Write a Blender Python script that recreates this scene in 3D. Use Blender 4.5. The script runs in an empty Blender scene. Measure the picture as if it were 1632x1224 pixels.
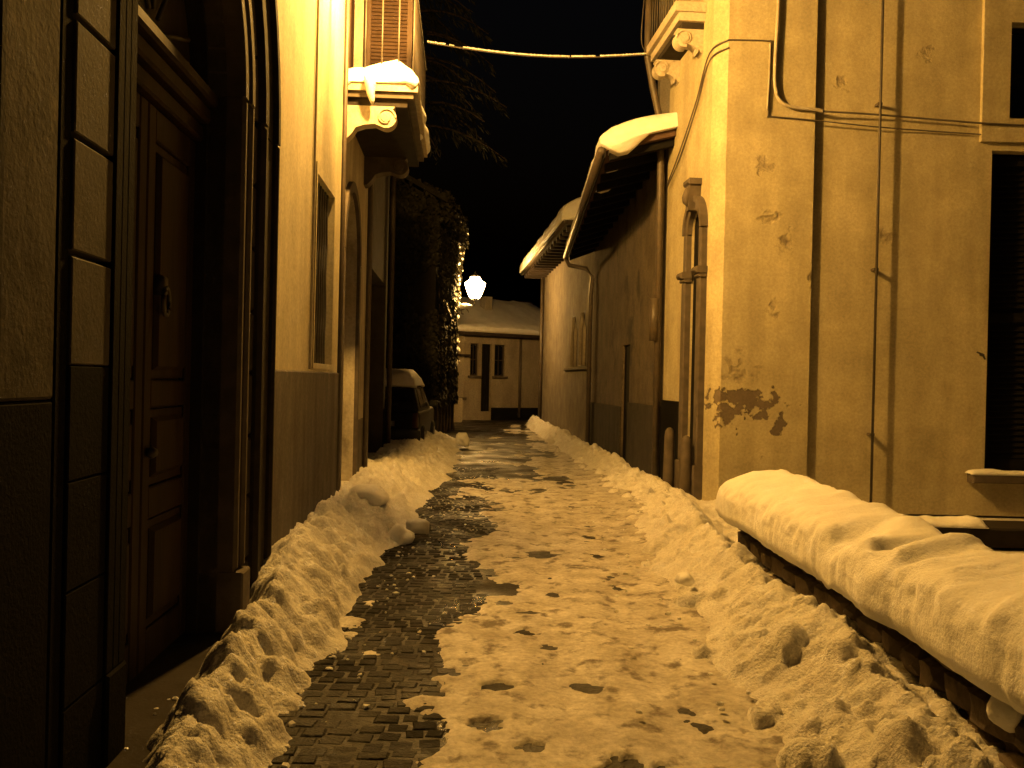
import bpy, bmesh, math, random
import numpy as np
from mathutils import Vector, Matrix
from mathutils.geometry import tessellate_polygon
random.seed(7)
R = math.radians
SC = bpy.context.scene
COL = SC.collection

# ------------------------------------------------------------------ camera
cd = bpy.data.cameras.new('camera'); cam = bpy.data.objects.new('camera', cd); COL.objects.link(cam)
cd.sensor_width = 36.0; cd.lens = 33.1; cd.clip_start = 0.05; cd.clip_end = 600
cam.matrix_world = Matrix.Translation((0, 0, 1.6)) @ Matrix.Rotation(R(89.77), 4, 'X') @ Matrix.Rotation(R(1.3), 4, 'Z')
SC.camera = cam
# ------------------------------------------------------------------ night sky
w = bpy.data.worlds.new('World'); SC.world = w; w.use_nodes = True
nt = w.node_tree
sky = nt.nodes.new('ShaderNodeTexSky'); sky.sky_type = 'NISHITA'; sky.sun_disc = False
sky.sun_elevation = R(-4.0); sky.sun_rotation = R(150)
nt.links.new(sky.outputs[0], nt.nodes['Background'].inputs[0])
nt.nodes['Background'].inputs[1].default_value = 0.10
vs = SC.view_settings
vs.view_transform = 'Standard'; vs.look = 'None'; vs.gamma = 1.0; vs.use_curve_mapping = False; vs.exposure = 0.0
SC.cycles.diffuse_bounces = 2; SC.cycles.glossy_bounces = 2; SC.cycles.max_bounces = 6
SODIUM = (1.0, 0.51, 0.095)
NEAR_LAMP_W = 2550.0
FAR_LAMP_W = 750.0

# ------------------------------------------------------------------ helpers: noise
_rs = np.random.RandomState(3)
_tab = _rs.rand(256, 256)
def vnoise(x, y, seed=0):
    x = np.asarray(x, float) + seed * 17.31; y = np.asarray(y, float) + seed * 9.77
    xi = np.floor(x).astype(int); yi = np.floor(y).astype(int)
    fx = x - xi; fy = y - yi
    fx = fx * fx * (3 - 2 * fx); fy = fy * fy * (3 - 2 * fy)
    a = _tab[xi % 256, yi % 256]; b = _tab[(xi + 1) % 256, yi % 256]
    c = _tab[xi % 256, (yi + 1) % 256]; d = _tab[(xi + 1) % 256, (yi + 1) % 256]
    return (a * (1 - fx) + b * fx) * (1 - fy) + (c * (1 - fx) + d * fx) * fy
def fbm(x, y, seed=0, octv=4, gain=0.5):
    t = 0; amp = 1; tot = 0
    x = np.asarray(x, float); y = np.asarray(y, float)
    for i in range(octv):
        t = t + amp * vnoise(x * 2 ** i, y * 2 ** i, seed + i * 3.1); tot += amp; amp *= gain
    return t / tot
def sstep(a, b, x):
    t = np.clip((np.asarray(x, float) - a) / (b - a), 0, 1); return t * t * (3 - 2 * t)

# ------------------------------------------------------------------ helpers: materials
def _n(nt, t, **k):
    n = nt.nodes.new(t)
    for a, b in k.items(): setattr(n, a, b)
    return n
def mat(name, c1, c2=None, rough=0.8, scale=4.0, bump=0.3, bscale=30.0, bdist=0.01, spec=0.3, metal=0.0, stain=None, sscale=2.0, sth=0.62, patches=(), stretch=(1, 1, 1), rvar=0.0, rscale=3.0, coarse=0.0, grain=0.0, gscale=28.0, streak=0.0):
    m = bpy.data.materials.new(name); m.use_nodes = True; nt = m.node_tree; L = nt.links.new
    p = nt.nodes['Principled BSDF']
    p.inputs['Roughness'].default_value = rough; p.inputs['Specular IOR Level'].default_value = spec; p.inputs['Metallic'].default_value = metal
    g = _n(nt, 'ShaderNodeNewGeometry'); mp = _n(nt, 'ShaderNodeMapping'); mp.inputs['Scale'].default_value = stretch
    L(g.outputs['Position'], mp.inputs['Vector']); V = mp.outputs[0]
    c2 = c2 or tuple(v * 0.75 for v in c1)
    n1 = _n(nt, 'ShaderNodeTexNoise'); n1.inputs['Scale'].default_value = scale; n1.inputs['Detail'].default_value = 5; n1.inputs['Roughness'].default_value = 0.62
    L(V, n1.inputs['Vector'])
    cr = _n(nt, 'ShaderNodeValToRGB'); cr.color_ramp.elements[0].position = 0.34; cr.color_ramp.elements[1].position = 0.68
    cr.color_ramp.elements[0].color = (*c1, 1); cr.color_ramp.elements[1].color = (*c2, 1)
    L(n1.outputs['Fac'], cr.inputs[0]); col = cr.outputs[0]
    if stain:
        n2 = _n(nt, 'ShaderNodeTexNoise'); n2.inputs['Scale'].default_value = sscale; n2.inputs['Detail'].default_value = 5; n2.inputs['Roughness'].default_value = 0.6
        L(V, n2.inputs['Vector'])
        r2 = _n(nt, 'ShaderNodeMapRange'); r2.inputs[1].default_value = sth; r2.inputs[2].default_value = sth + 0.12
        L(n2.outputs['Fac'], r2.inputs[0]); fac = r2.outputs[0]
        if patches:
            n3 = _n(nt, 'ShaderNodeTexNoise'); n3.inputs['Scale'].default_value = 8.5; n3.inputs['Detail'].default_value = 6; n3.inputs['Roughness'].default_value = 0.55; L(g.outputs['Position'], n3.inputs['Vector'])
        for (px, py, pz, rx, rz, th, *sf) in patches:       # peeled plaster: a blotch of torn outline at one spot of the wall
            sub = _n(nt, 'ShaderNodeVectorMath', operation='SUBTRACT'); sub.inputs[1].default_value = (px, py, pz); L(g.outputs['Position'], sub.inputs[0])
            sc_ = _n(nt, 'ShaderNodeVectorMath', operation='MULTIPLY'); sc_.inputs[1].default_value = (1 / rx, 1 / rx, 1 / rz); L(sub.outputs[0], sc_.inputs[0])
            ln = _n(nt, 'ShaderNodeVectorMath', operation='LENGTH'); L(sc_.outputs[0], ln.inputs[0])
            ma = _n(nt, 'ShaderNodeMath', operation='MULTIPLY_ADD'); ma.inputs[1].default_value = -0.22; L(ln.outputs['Value'], ma.inputs[0]); L(n3.outputs['Fac'], ma.inputs[2])
            r3 = _n(nt, 'ShaderNodeMapRange'); r3.inputs[1].default_value = th; r3.inputs[2].default_value = th + (sf[0] if sf else 0.035); L(ma.outputs[0], r3.inputs[0])
            mx = _n(nt, 'ShaderNodeMath', operation='MAXIMUM'); L(fac, mx.inputs[0]); L(r3.outputs[0], mx.inputs[1]); fac = mx.outputs[0]
        mix = _n(nt, 'ShaderNodeMix', data_type='RGBA'); mix.inputs[7].default_value = (*stain, 1)
        L(fac, mix.inputs[0]); L(col, mix.inputs[6]); col = mix.outputs[2]
    if streak:
        m8 = _n(nt, 'ShaderNodeMapping'); m8.inputs['Scale'].default_value = (2.6, 2.6, .33); L(g.outputs['Position'], m8.inputs['Vector'])
        n8 = _n(nt, 'ShaderNodeTexNoise'); n8.inputs['Scale'].default_value = 1.7; n8.inputs['Detail'].default_value = 5; L(m8.outputs[0], n8.inputs['Vector'])
        r8 = _n(nt, 'ShaderNodeMapRange'); r8.inputs[1].default_value = .35; r8.inputs[2].default_value = .65; r8.inputs[3].default_value = 1 - streak; r8.inputs[4].default_value = 1 + streak * .5; L(n8.outputs['Fac'], r8.inputs[0])
        m9 = _n(nt, 'ShaderNodeVectorMath', operation='SCALE'); L(col, m9.inputs[0]); L(r8.outputs[0], m9.inputs['Scale']); col = m9.outputs[0]
    if grain:
        n7 = _n(nt, 'ShaderNodeTexNoise'); n7.inputs['Scale'].default_value = gscale; n7.inputs['Detail'].default_value = 3; n7.inputs['Roughness'].default_value = .7; L(g.outputs['Position'], n7.inputs['Vector'])
        r7 = _n(nt, 'ShaderNodeMapRange'); r7.inputs[1].default_value = .3; r7.inputs[2].default_value = .7; r7.inputs[3].default_value = 1 - grain; r7.inputs[4].default_value = 1 + grain * .6; L(n7.outputs['Fac'], r7.inputs[0])
        mg = _n(nt, 'ShaderNodeVectorMath', operation='SCALE'); L(col, mg.inputs[0]); L(r7.outputs[0], mg.inputs['Scale']); col = mg.outputs[0]
    L(col, p.inputs['Base Color'])
    if rvar:
        n5 = _n(nt, 'ShaderNodeTexNoise'); n5.inputs['Scale'].default_value = rscale; n5.inputs['Detail'].default_value = 5; L(V, n5.inputs['Vector'])
        r5 = _n(nt, 'ShaderNodeMapRange'); r5.inputs[1].default_value = 0.35; r5.inputs[2].default_value = 0.65; r5.inputs[3].default_value = max(0.03, rough - rvar); r5.inputs[4].default_value = min(1, rough + rvar)
        L(n5.outputs['Fac'], r5.inputs[0]); L(r5.outputs[0], p.inputs['Roughness'])
    pfac = fac if (stain and patches) else None
    if bump:
        n4 = _n(nt, 'ShaderNodeTexNoise'); n4.inputs['Scale'].default_value = bscale; n4.inputs['Detail'].default_value = 4; n4.inputs['Roughness'].default_value = 0.65; L(V, n4.inputs['Vector'])
        b = _n(nt, 'ShaderNodeBump'); b.inputs['Strength'].default_value = bump; b.inputs['Distance'].default_value = bdist
        L(n4.outputs['Fac'], b.inputs['Height'])
        if coarse:
            n6 = _n(nt, 'ShaderNodeTexNoise'); n6.inputs['Scale'].default_value = 2.3; n6.inputs['Detail'].default_value = 3; L(V, n6.inputs['Vector'])
            b2 = _n(nt, 'ShaderNodeBump'); b2.inputs['Strength'].default_value = coarse; b2.inputs['Distance'].default_value = 0.06
            L(n6.outputs['Fac'], b2.inputs['Height']); L(b.outputs[0], b2.inputs['Normal']); L(b2.outputs[0], p.inputs['Normal'])
            if pfac is not None:
                b3 = _n(nt, 'ShaderNodeBump', invert=True); b3.inputs['Strength'].default_value = 1.0; b3.inputs['Distance'].default_value = .02
                L(pfac, b3.inputs['Height']); L(b2.outputs[0], b3.inputs['Normal']); L(b3.outputs[0], p.inputs['Normal'])
        else:
            L(b.outputs[0], p.inputs['Normal'])
    return m
def glow_mat(name, col, strength):
    m = bpy.data.materials.new(name); m.use_nodes = True; nt = m.node_tree; nt.nodes.clear()
    e = _n(nt, 'ShaderNodeEmission'); e.inputs[0].default_value = (*col, 1); e.inputs[1].default_value = strength
    t = _n(nt, 'ShaderNodeBsdfTransparent'); a = _n(nt, 'ShaderNodeAddShader'); o = _n(nt, 'ShaderNodeOutputMaterial')
    nt.links.new(e.outputs[0], a.inputs[0]); nt.links.new(t.outputs[0], a.inputs[1]); nt.links.new(a.outputs[0], o.inputs[0]); m.cycles.emission_sampling = 'NONE'
    return m
M = {}
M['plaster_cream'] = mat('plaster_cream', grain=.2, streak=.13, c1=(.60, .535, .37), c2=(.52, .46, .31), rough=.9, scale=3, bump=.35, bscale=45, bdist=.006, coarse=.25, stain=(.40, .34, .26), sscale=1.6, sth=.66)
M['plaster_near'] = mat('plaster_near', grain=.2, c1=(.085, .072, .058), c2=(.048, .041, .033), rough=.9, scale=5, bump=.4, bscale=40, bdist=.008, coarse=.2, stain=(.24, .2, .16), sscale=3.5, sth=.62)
M['plaster_corner'] = mat('plaster_corner', grain=.2, c1=(.47, .415, .27), c2=(.36, .315, .205), rough=.92, scale=2.2, bump=.4, bscale=38, bdist=.007, coarse=.3, stain=(.15, .12, .092), sscale=2.1, sth=.72,
    patches=[(2.93, 12.0, 1.42, .42, .15, .29), (3.42, 12.0, 1.10, .10, .17, .33), (3.15, 12.0, 1.22, .14, .12, .36), (2.76, 12.0, 1.3, .2, .25, .33), (3.15, 12.0, 4.4, .16, .16, .34, .3), (3.45, 12.0, 3.4, .15, .22, .36, .3), (4.1, 12.0, 5.5, .16, .12, .34, .3), (3.25, 12, 3.75, .22, .12, .36, .3),
             (3.8, 12, 3.0, .08, .25, .36, .3), (5.2, 12, 5.9, .22, .12, .35, .3), (4.75, 12, 4.7, .12, .12, .36, .3), (4.3, 12, 4.9, .12, .14, .35, .3), (4.75, 12, 3.6, .2, .14, .37, .3), (3.3, 12, 2.6, .12, .22, .38, .3), (2.9, 12, 1.75, .3, .3, .38, .3)], streak=.13)
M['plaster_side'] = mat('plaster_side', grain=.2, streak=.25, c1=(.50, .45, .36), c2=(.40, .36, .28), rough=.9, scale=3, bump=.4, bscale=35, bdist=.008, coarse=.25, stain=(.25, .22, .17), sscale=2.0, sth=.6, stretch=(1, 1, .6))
M['plaster_grey'] = mat('plaster_grey', grain=.2, c1=(.36, .33, .28), c2=(.27, .24, .2), rough=.9, scale=3, bump=.4, bscale=30, bdist=.01, coarse=.3, stain=(.16, .14, .11), sscale=1.6, sth=.58, stretch=(1, 1, .35))
M['plaster_far'] = mat('plaster_far', (.36, .31, .235), (.24, .2, .15), grain=.3, rough=.9, scale=2, bump=.3, bscale=20, stain=(.3, .26, .2), sscale=1.5, sth=.6, stretch=(1, 1, .4))
M['plaster_shade'] = mat('plaster_shade', (.085, .075, .062), (.055, .048, .04), rough=.9, scale=3, bump=.4, bscale=30, bdist=.01, coarse=.3)
M['plaster_dim'] = mat('plaster_dim', (.21, .178, .135), (.12, .10, .076), grain=.3, rough=.9, scale=3, bump=.4, bscale=30, bdist=.01, coarse=.3, stain=(.12, .1, .085), sscale=1.6, sth=.56, stretch=(1, 1, .8))
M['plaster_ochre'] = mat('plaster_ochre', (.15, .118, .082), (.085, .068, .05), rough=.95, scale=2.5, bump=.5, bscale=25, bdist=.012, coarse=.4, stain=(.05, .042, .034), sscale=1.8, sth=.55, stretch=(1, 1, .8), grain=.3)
M['dado_brown'] = mat('dado_brown', (.05, .042, .033), (.03, .026, .021), rough=.95, scale=4, bump=.5, bscale=30, bdist=.01, grain=.3, streak=.3)
M['ivy_house_dark'] = mat('ivy_house_dark', (.03, .027, .023), (.02, .018, .015), rough=.95, scale=3, bump=.5, bscale=20, bdist=.02, spec=.1)  # even near-black finish for the walls and roof of the ivy house
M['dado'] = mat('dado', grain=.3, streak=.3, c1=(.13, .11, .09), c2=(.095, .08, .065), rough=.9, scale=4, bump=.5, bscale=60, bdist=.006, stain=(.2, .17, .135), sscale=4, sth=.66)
M['dado_and_shade'] = mat('dado_and_shade', (.010, .009, .0085), (.007, .0065, .006), spec=.05, rough=.95, scale=4, bump=.5, bscale=60, bdist=.006)  # near-black dado paint, also the shade colour of the near portal jamb
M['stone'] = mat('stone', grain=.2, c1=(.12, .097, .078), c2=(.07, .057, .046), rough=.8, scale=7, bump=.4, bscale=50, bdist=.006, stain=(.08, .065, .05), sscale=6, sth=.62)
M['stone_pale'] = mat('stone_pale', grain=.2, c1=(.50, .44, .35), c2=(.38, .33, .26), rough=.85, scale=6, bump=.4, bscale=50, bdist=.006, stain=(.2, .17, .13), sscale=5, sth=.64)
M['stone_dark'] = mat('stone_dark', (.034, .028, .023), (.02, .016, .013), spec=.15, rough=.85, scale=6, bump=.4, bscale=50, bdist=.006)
M['stone_block'] = mat('stone_block', (.08, .068, .054), (.045, .038, .031), rough=.85, scale=6, bump=.4, bscale=50, bdist=.006, stain=(.1, .085, .07), sscale=5, sth=.62)
M['rubble'] = mat('rubble', (.13, .1, .075), (.07, .053, .042), rough=.9, scale=9, bump=.7, bscale=25, bdist=.015)
M['wood'] = mat('wood', (.036, .02, .012), (.018, .011, .007), spec=.12, rough=.6, scale=6, bump=.4, bscale=40, bdist=.004, stretch=(1, 1, .12))
M['wood_dark'] = mat('wood_dark', (.045, .033, .025), (.028, .02, .016), rough=.7, scale=6, bump=.4, bscale=40, bdist=.004, stretch=(1, 1, .12))
M['wood_black'] = mat('wood_black', (.010, .009, .0085), (.007, .0065, .006), spec=.12, rough=.85, scale=6, bump=.4, bscale=40, bdist=.004, stretch=(1, 1, .12))
M['wood_shutter'] = mat('wood_shutter', (.10, .062, .043), (.07, .043, .03), rough=.6, scale=6, bump=.3, bscale=40, bdist=.003)
M['iron'] = mat('iron', (.03, .028, .026), (.055, .04, .03), rough=.55, scale=12, bump=.2, bscale=80, bdist=.002, spec=.5)
M['lamp_iron'] = mat('lamp_iron', (.09, .085, .075), (.06, .055, .05), rough=.5, scale=12, bump=.15, bscale=80, bdist=.002, spec=.5)
M['pipe'] = mat('pipe', (.06, .05, .042), (.10, .075, .055), rough=.5, scale=8, bump=.15, bscale=60, bdist=.002, spec=.5)
M['conduit'] = mat('conduit', (.42, .38, .31), (.3, .26, .2), rough=.6, scale=8, bump=.15, bscale=60, bdist=.002)
M['cable'] = mat('cable', (.10, .085, .07), (.06, .05, .045), rough=.6, bump=0)
M['glass'] = mat('glass', (.006, .006, .007), (.008, .008, .009), rough=.2, bump=.1, bscale=3, bdist=.01, spec=.25)
M['roof'] = mat('roof', (.10, .058, .04), (.06, .038, .028), rough=.9, scale=6, bump=.5, bscale=20, bdist=.02)
M['snow'] = mat('snow', (.84, .84, .85), (.74, .73, .72), rough=.7, scale=5, bump=.6, bscale=42, bdist=.012, spec=.25, coarse=.15)
M['snow_berm'] = mat('snow_berm', grain=.2, gscale=60, c1=(.83, .82, .81), c2=(.66, .63, .60), rough=.75, scale=6.5, bump=1.0, bscale=48, bdist=.022, spec=.25, stain=(.46, .42, .37), sscale=5, sth=.68)
M['snow_road'] = mat('snow_road', grain=.3, c1=(.66, .635, .60), c2=(.36, .325, .28), rough=.65, scale=3.4, bump=.6, bscale=45, bdist=.012, spec=.25, stain=(.17, .145, .12), sscale=6.5, sth=.535, stretch=(1, .8, 1))
M['road'] = mat('road', grain=.5, gscale=22, c1=(.018, .016, .015), c2=(.034, .03, .026), rough=.5, scale=4, bump=1.0, bscale=30, bdist=.014, spec=.22, rvar=.3, rscale=1.3, stain=(.10, .088, .075), sscale=2.6, sth=.60)
M['sett'] = mat('sett', grain=.5, gscale=22, c1=(.008, .0075, .007), c2=(.018, .016, .014), rough=.6, scale=4, bump=1.0, bscale=30, bdist=.014, spec=.13, rvar=.25, rscale=1.6, stain=(.10, .088, .075), sscale=2.6, sth=.60)
M['ground'] = mat('ground', (.66, .64, .62), (.5, .48, .45), rough=.8, scale=2, bump=.5, bscale=12, bdist=.03)
M['ivy'] = mat('ivy', (.014, .014, .008), (.028, .023, .013), rough=.65, scale=9, bump=0, spec=.5)
M['stem'] = mat('stem', (.10, .075, .05), (.06, .045, .03), rough=.9, scale=12, bump=.4, bscale=40)
M['needle'] = mat('needle', (.02, .024, .014), (.035, .032, .02), rough=.7, scale=3, bump=0)
M['bark'] = mat('bark', (.09, .065, .05), (.05, .04, .03), rough=.95, scale=9, bump=.6, bscale=20, bdist=.03)
M['car_paint'] = mat('car_paint', (.005, .005, .006), (.006, .006, .007), rough=.5, bump=0, spec=.2)
M['rubber'] = mat('rubber', (.02, .02, .02), (.014, .014, .014), rough=.85, bump=.2)
M['plastic'] = mat('plastic', (.02, .02, .021), (.014, .014, .015), rough=.6, bump=0)
M['tail'] = mat('tail', (.05, .02, .015), (.04, .015, .01), rough=.15, bump=0, spec=.6)
M['metal'] = mat('metal', (.4, .4, .4), (.3, .3, .3), rough=.35, metal=.8, bump=0)
M['globe'] = glow_mat('globe', (1.0, .70, .32), 30.0)

# ------------------------------------------------------------------ helpers: geometry
class Fr:
    """plan frame: s along a wall, h up, o outward"""
    def __init__(self, p0, p1, side=1, z=0.0):
        p0 = Vector(p0); d = Vector(p1) - p0; self.len = d.length; self.t = d.normalized(); self.p = p0; self.z = z
        self.n = Vector((self.t.y, -self.t.x)) * side
    def __call__(self, s, h, o=0.0):
        q = self.p + self.t * s + self.n * o
        return (q.x, q.y, self.z + h)
W0 = lambda x, z, y: (x, y, z)
class MB:
    def __init__(self): self.v = []; self.f = []
    def add(self, vs, fs):
        b = len(self.v); self.v += [tuple(q) for q in vs]; self.f += [tuple(i + b for i in f) for f in fs]
    def box(self, fr, s0, s1, h0, h1, o0, o1):
        self.add([fr(s, h, o) for s in (s0, s1) for h in (h0, h1) for o in (o0, o1)],
                 [(0, 1, 3, 2), (4, 6, 7, 5), (0, 4, 5, 1), (2, 3, 7, 6), (0, 2, 6, 4), (1, 5, 7, 3)]); return self
    def bbox(self, fr, s0, s1, h0, h1, o0, o1, b=.01):
        """box whose front (o1) edges are chamfered"""
        self.add([fr(s0, h0, o0), fr(s1, h0, o0), fr(s1, h1, o0), fr(s0, h1, o0), fr(s0, h0, o1 - b), fr(s1, h0, o1 - b), fr(s1, h1, o1 - b), fr(s0, h1, o1 - b),
                  fr(s0 + b, h0 + b, o1), fr(s1 - b, h0 + b, o1), fr(s1 - b, h1 - b, o1), fr(s0 + b, h1 - b, o1)],
                 [(0, 3, 2, 1)] + [(i, (i + 1) % 4, (i + 1) % 4 + 4, i + 4) for i in range(4)] + [(i + 4, (i + 1) % 4 + 4, (i + 1) % 4 + 8, i + 8) for i in range(4)] + [(8, 9, 10, 11)]); return self
    def prism(self, fr, poly, o0, o1, holes=(), back=True):
        """polygon in (s,h) with holes, from o0 (back) to o1 (front)"""
        rings = [list(poly)] + [list(h) for h in holes]
        tri = tessellate_polygon([[Vector((a, b, 0)) for a, b in r] for r in rings])
        flat = [q for r in rings for q in r]; n = len(flat)
        b = len(self.v)
        self.v += [fr(a, c, o1) for a, c in flat] + [fr(a, c, o0) for a, c in flat]
        self.f += [tuple(i + b for i in t) for t in tri]
        if back: self.f += [tuple(i + b + n for i in reversed(t)) for t in tri]
        k = 0
        for r in rings:
            m = len(r)
            for i in range(m):
                j = (i + 1) % m; self.f.append((b + k + i, b + k + j, b + n + k + j, b + n + k + i))
            k += m
        return self
    def tube(self, path, r, n=8, cap=True):
        P = [Vector(p) for p in path]; rr = r if isinstance(r, (list, tuple)) else [r] * len(P)
        b = len(self.v); up = Vector((0, 0, 1))
        for i, p in enumerate(P):
            d = (P[min(i + 1, len(P) - 1)] - P[max(i - 1, 0)]).normalized()
            a = d.cross(up if abs(d.z) < .95 else Vector((0, 1, 0))).normalized(); c = d.cross(a)
            for k in range(n):
                an = 2 * math.pi * k / n; self.v.append(tuple(p + (a * math.cos(an) + c * math.sin(an)) * rr[i]))
        for i in range(len(P) - 1):
            for k in range(n):
                self.f.append((b + i * n + k, b + i * n + (k + 1) % n, b + (i + 1) * n + (k + 1) % n, b + (i + 1) * n + k))
        if cap:
            self.f.append(tuple(b + k for k in range(n))); self.f.append(tuple(b + (len(P) - 1) * n + k for k in reversed(range(n))))
        return self
    def lathe(self, c, prof, n=16, sx=1, sy=1, rot=0):
        b = len(self.v)
        for r, z in prof:
            for k in range(n):
                a = 2 * math.pi * k / n + rot; self.v.append((c[0] + r * math.cos(a) * sx, c[1] + r * math.sin(a) * sy, c[2] + z))
        for i in range(len(prof) - 1):
            for k in range(n):
                self.f.append((b + i * n + k, b + i * n + (k + 1) % n, b + (i + 1) * n + (k + 1) % n, b + (i + 1) * n + k))
        self.f.append(tuple(b + k for k in reversed(range(n)))); self.f.append(tuple(b + (len(prof) - 1) * n + k for k in range(n)))
        return self
    def arch(self, fr, sc, hs, r0, r1, o0, o1, n=20, a0=0., a1=math.pi):
        A = [a0 + (a1 - a0) * i / n for i in range(n + 1)]
        poly = [(sc + r1 * math.cos(a), hs + r1 * math.sin(a)) for a in A] + [(sc + r0 * math.cos(a), hs + r0 * math.sin(a)) for a in reversed(A)]
        b = len(self.v); m = n + 1
        for o in (o1, o0):
            for rr in (r0, r1):
                for a in A: self.v.append(fr(sc + rr * math.cos(a), hs + rr * math.sin(a), o))
        for i in range(n):
            f0, f1, b0, b1 = b + i, b + m + i, b + 2 * m + i, b + 3 * m + i
            self.f += [(f0, f1, f1 + 1, f0 + 1), (b0, b0 + 1, b1 + 1, b1), (f0, f0 + 1, b0 + 1, b0), (f1, b1, b1 + 1, f1 + 1)]
        for i in (0, n):
            self.f.append((b + i, b + 2 * m + i, b + 3 * m + i, b + m + i))
        return self
    def grid(self, P):
        """P: array (n,m,3)"""
        n, m, _ = P.shape; b = len(self.v)
        self.v += [tuple(q) for q in P.reshape(-1, 3)]
        self.f += [(b + i * m + j, b + i * m + j + 1, b + (i + 1) * m + j + 1, b + (i + 1) * m + j) for i in range(n - 1) for j in range(m - 1)]
        return self
    def lump(self, c, r, seed, squash=.7, n=1, amp=.3):
        bm = bmesh.new(); bmesh.ops.create_icosphere(bm, subdivisions=n + 1, radius=1)
        rnd = random.Random(seed); ph = [rnd.uniform(0, 6.3) for _ in range(6)]; b = len(self.v)
        k1, k2 = rnd.uniform(1.6, 2.6), rnd.uniform(2.5, 4.2); ax = [rnd.uniform(.75, 1.3) for _ in range(3)]
        for v in bm.verts:
            q = v.co; d = 1 + amp * (.55 * math.sin(k1 * q.x + ph[0]) * math.sin(k1 * q.y + ph[1]) + .45 * math.sin(k2 * q.z + ph[2]) * math.sin(k2 * q.x + ph[3]) + .3 * math.sin(2 * k2 * q.y + ph[4]))
            self.v.append((c[0] + q.x * r * d * ax[0], c[1] + q.y * r * d * ax[1], c[2] + q.z * r * d * squash * ax[2]))
        bm.verts.index_update()
        self.f += [tuple(v.index + b for v in f.verts) for f in bm.faces]; bm.free(); return self

def wpos(o):
    p = Vector((0, 0, 0))
    while o: p += o.location; o = o.parent
    return p
def part(name, mb, m, parent=None, smooth=False, loc=None):
    base = Vector(loc) if loc is not None else (wpos(parent) if parent else Vector((0, 0, 0)))
    me = bpy.data.meshes.new(name); me.from_pydata([(x - base.x, y - base.y, z - base.z) for x, y, z in mb.v], [], mb.f)
    bm = bmesh.new(); bm.from_mesh(me); bmesh.ops.recalc_face_normals(bm, faces=bm.faces); bm.to_mesh(me); bm.free()
    if smooth: me.shade_smooth()
    me.materials.append(M[m]); o = bpy.data.objects.new(name, me); COL.objects.link(o)
    if parent:
        o.parent = parent; o.location = base - wpos(parent)
    else: o.location = base
    return o
def sheet(name, P, m, parent=None, smooth=True):
    """dense grid mesh, fast path"""
    n, k, _ = P.shape; idx = np.arange(n * k).reshape(n, k)
    q = np.stack([idx[:-1, :-1], idx[:-1, 1:], idx[1:, 1:], idx[1:, :-1]], -1).reshape(-1, 4)
    me = bpy.data.meshes.new(name)
    me.vertices.add(n * k); me.vertices.foreach_set('co', P.reshape(-1).astype(np.float32))
    me.loops.add(len(q) * 4); me.loops.foreach_set('vertex_index', q.reshape(-1).astype(np.int32))
    me.polygons.add(len(q)); me.polygons.foreach_set('loop_start', np.arange(0, len(q) * 4, 4, dtype=np.int32))
    me.update(calc_edges=True); me.validate()
    if smooth: me.shade_smooth()
    me.materials.append(M[m]); o = bpy.data.objects.new(name, me); COL.objects.link(o)
    if parent: o.parent = parent
    return o
def tag(o, label=None, cat=None, group=None, kind=None):
    if label: o['label'] = label
    if cat: o['category'] = cat
    if group: o['group'] = group
    if kind: o['kind'] = kind
    return o
def thing(name, label, cat, loc=(0, 0, 0), group=None):
    o = bpy.data.objects.new(name, None); COL.objects.link(o); o.location = loc; o.empty_display_size = .1
    return tag(o, label, cat, group)
def group_part(name, parent, loc):
    """an inner node: a part that is only the sum of its sub-parts"""
    o = bpy.data.objects.new(name, None); COL.objects.link(o); o.parent = parent; o.location = Vector(loc) - wpos(parent); o.empty_display_size = .1
    return o
def arc(sc, hs, r, n=16, a0=0, a1=math.pi):
    return [(sc + r * math.cos(a0 + (a1 - a0) * i / n), hs + r * math.sin(a0 + (a1 - a0) * i / n)) for i in range(n + 1)]
def archhole(s0, s1, h0, hs, n=16):
    return [(s0, h0), (s1, h0)] + arc((s0 + s1) / 2, hs, (s1 - s0) / 2, n)
def rect(s0, s1, h0, h1): return [(s0, h0), (s1, h0), (s1, h1), (s0, h1)]

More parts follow.
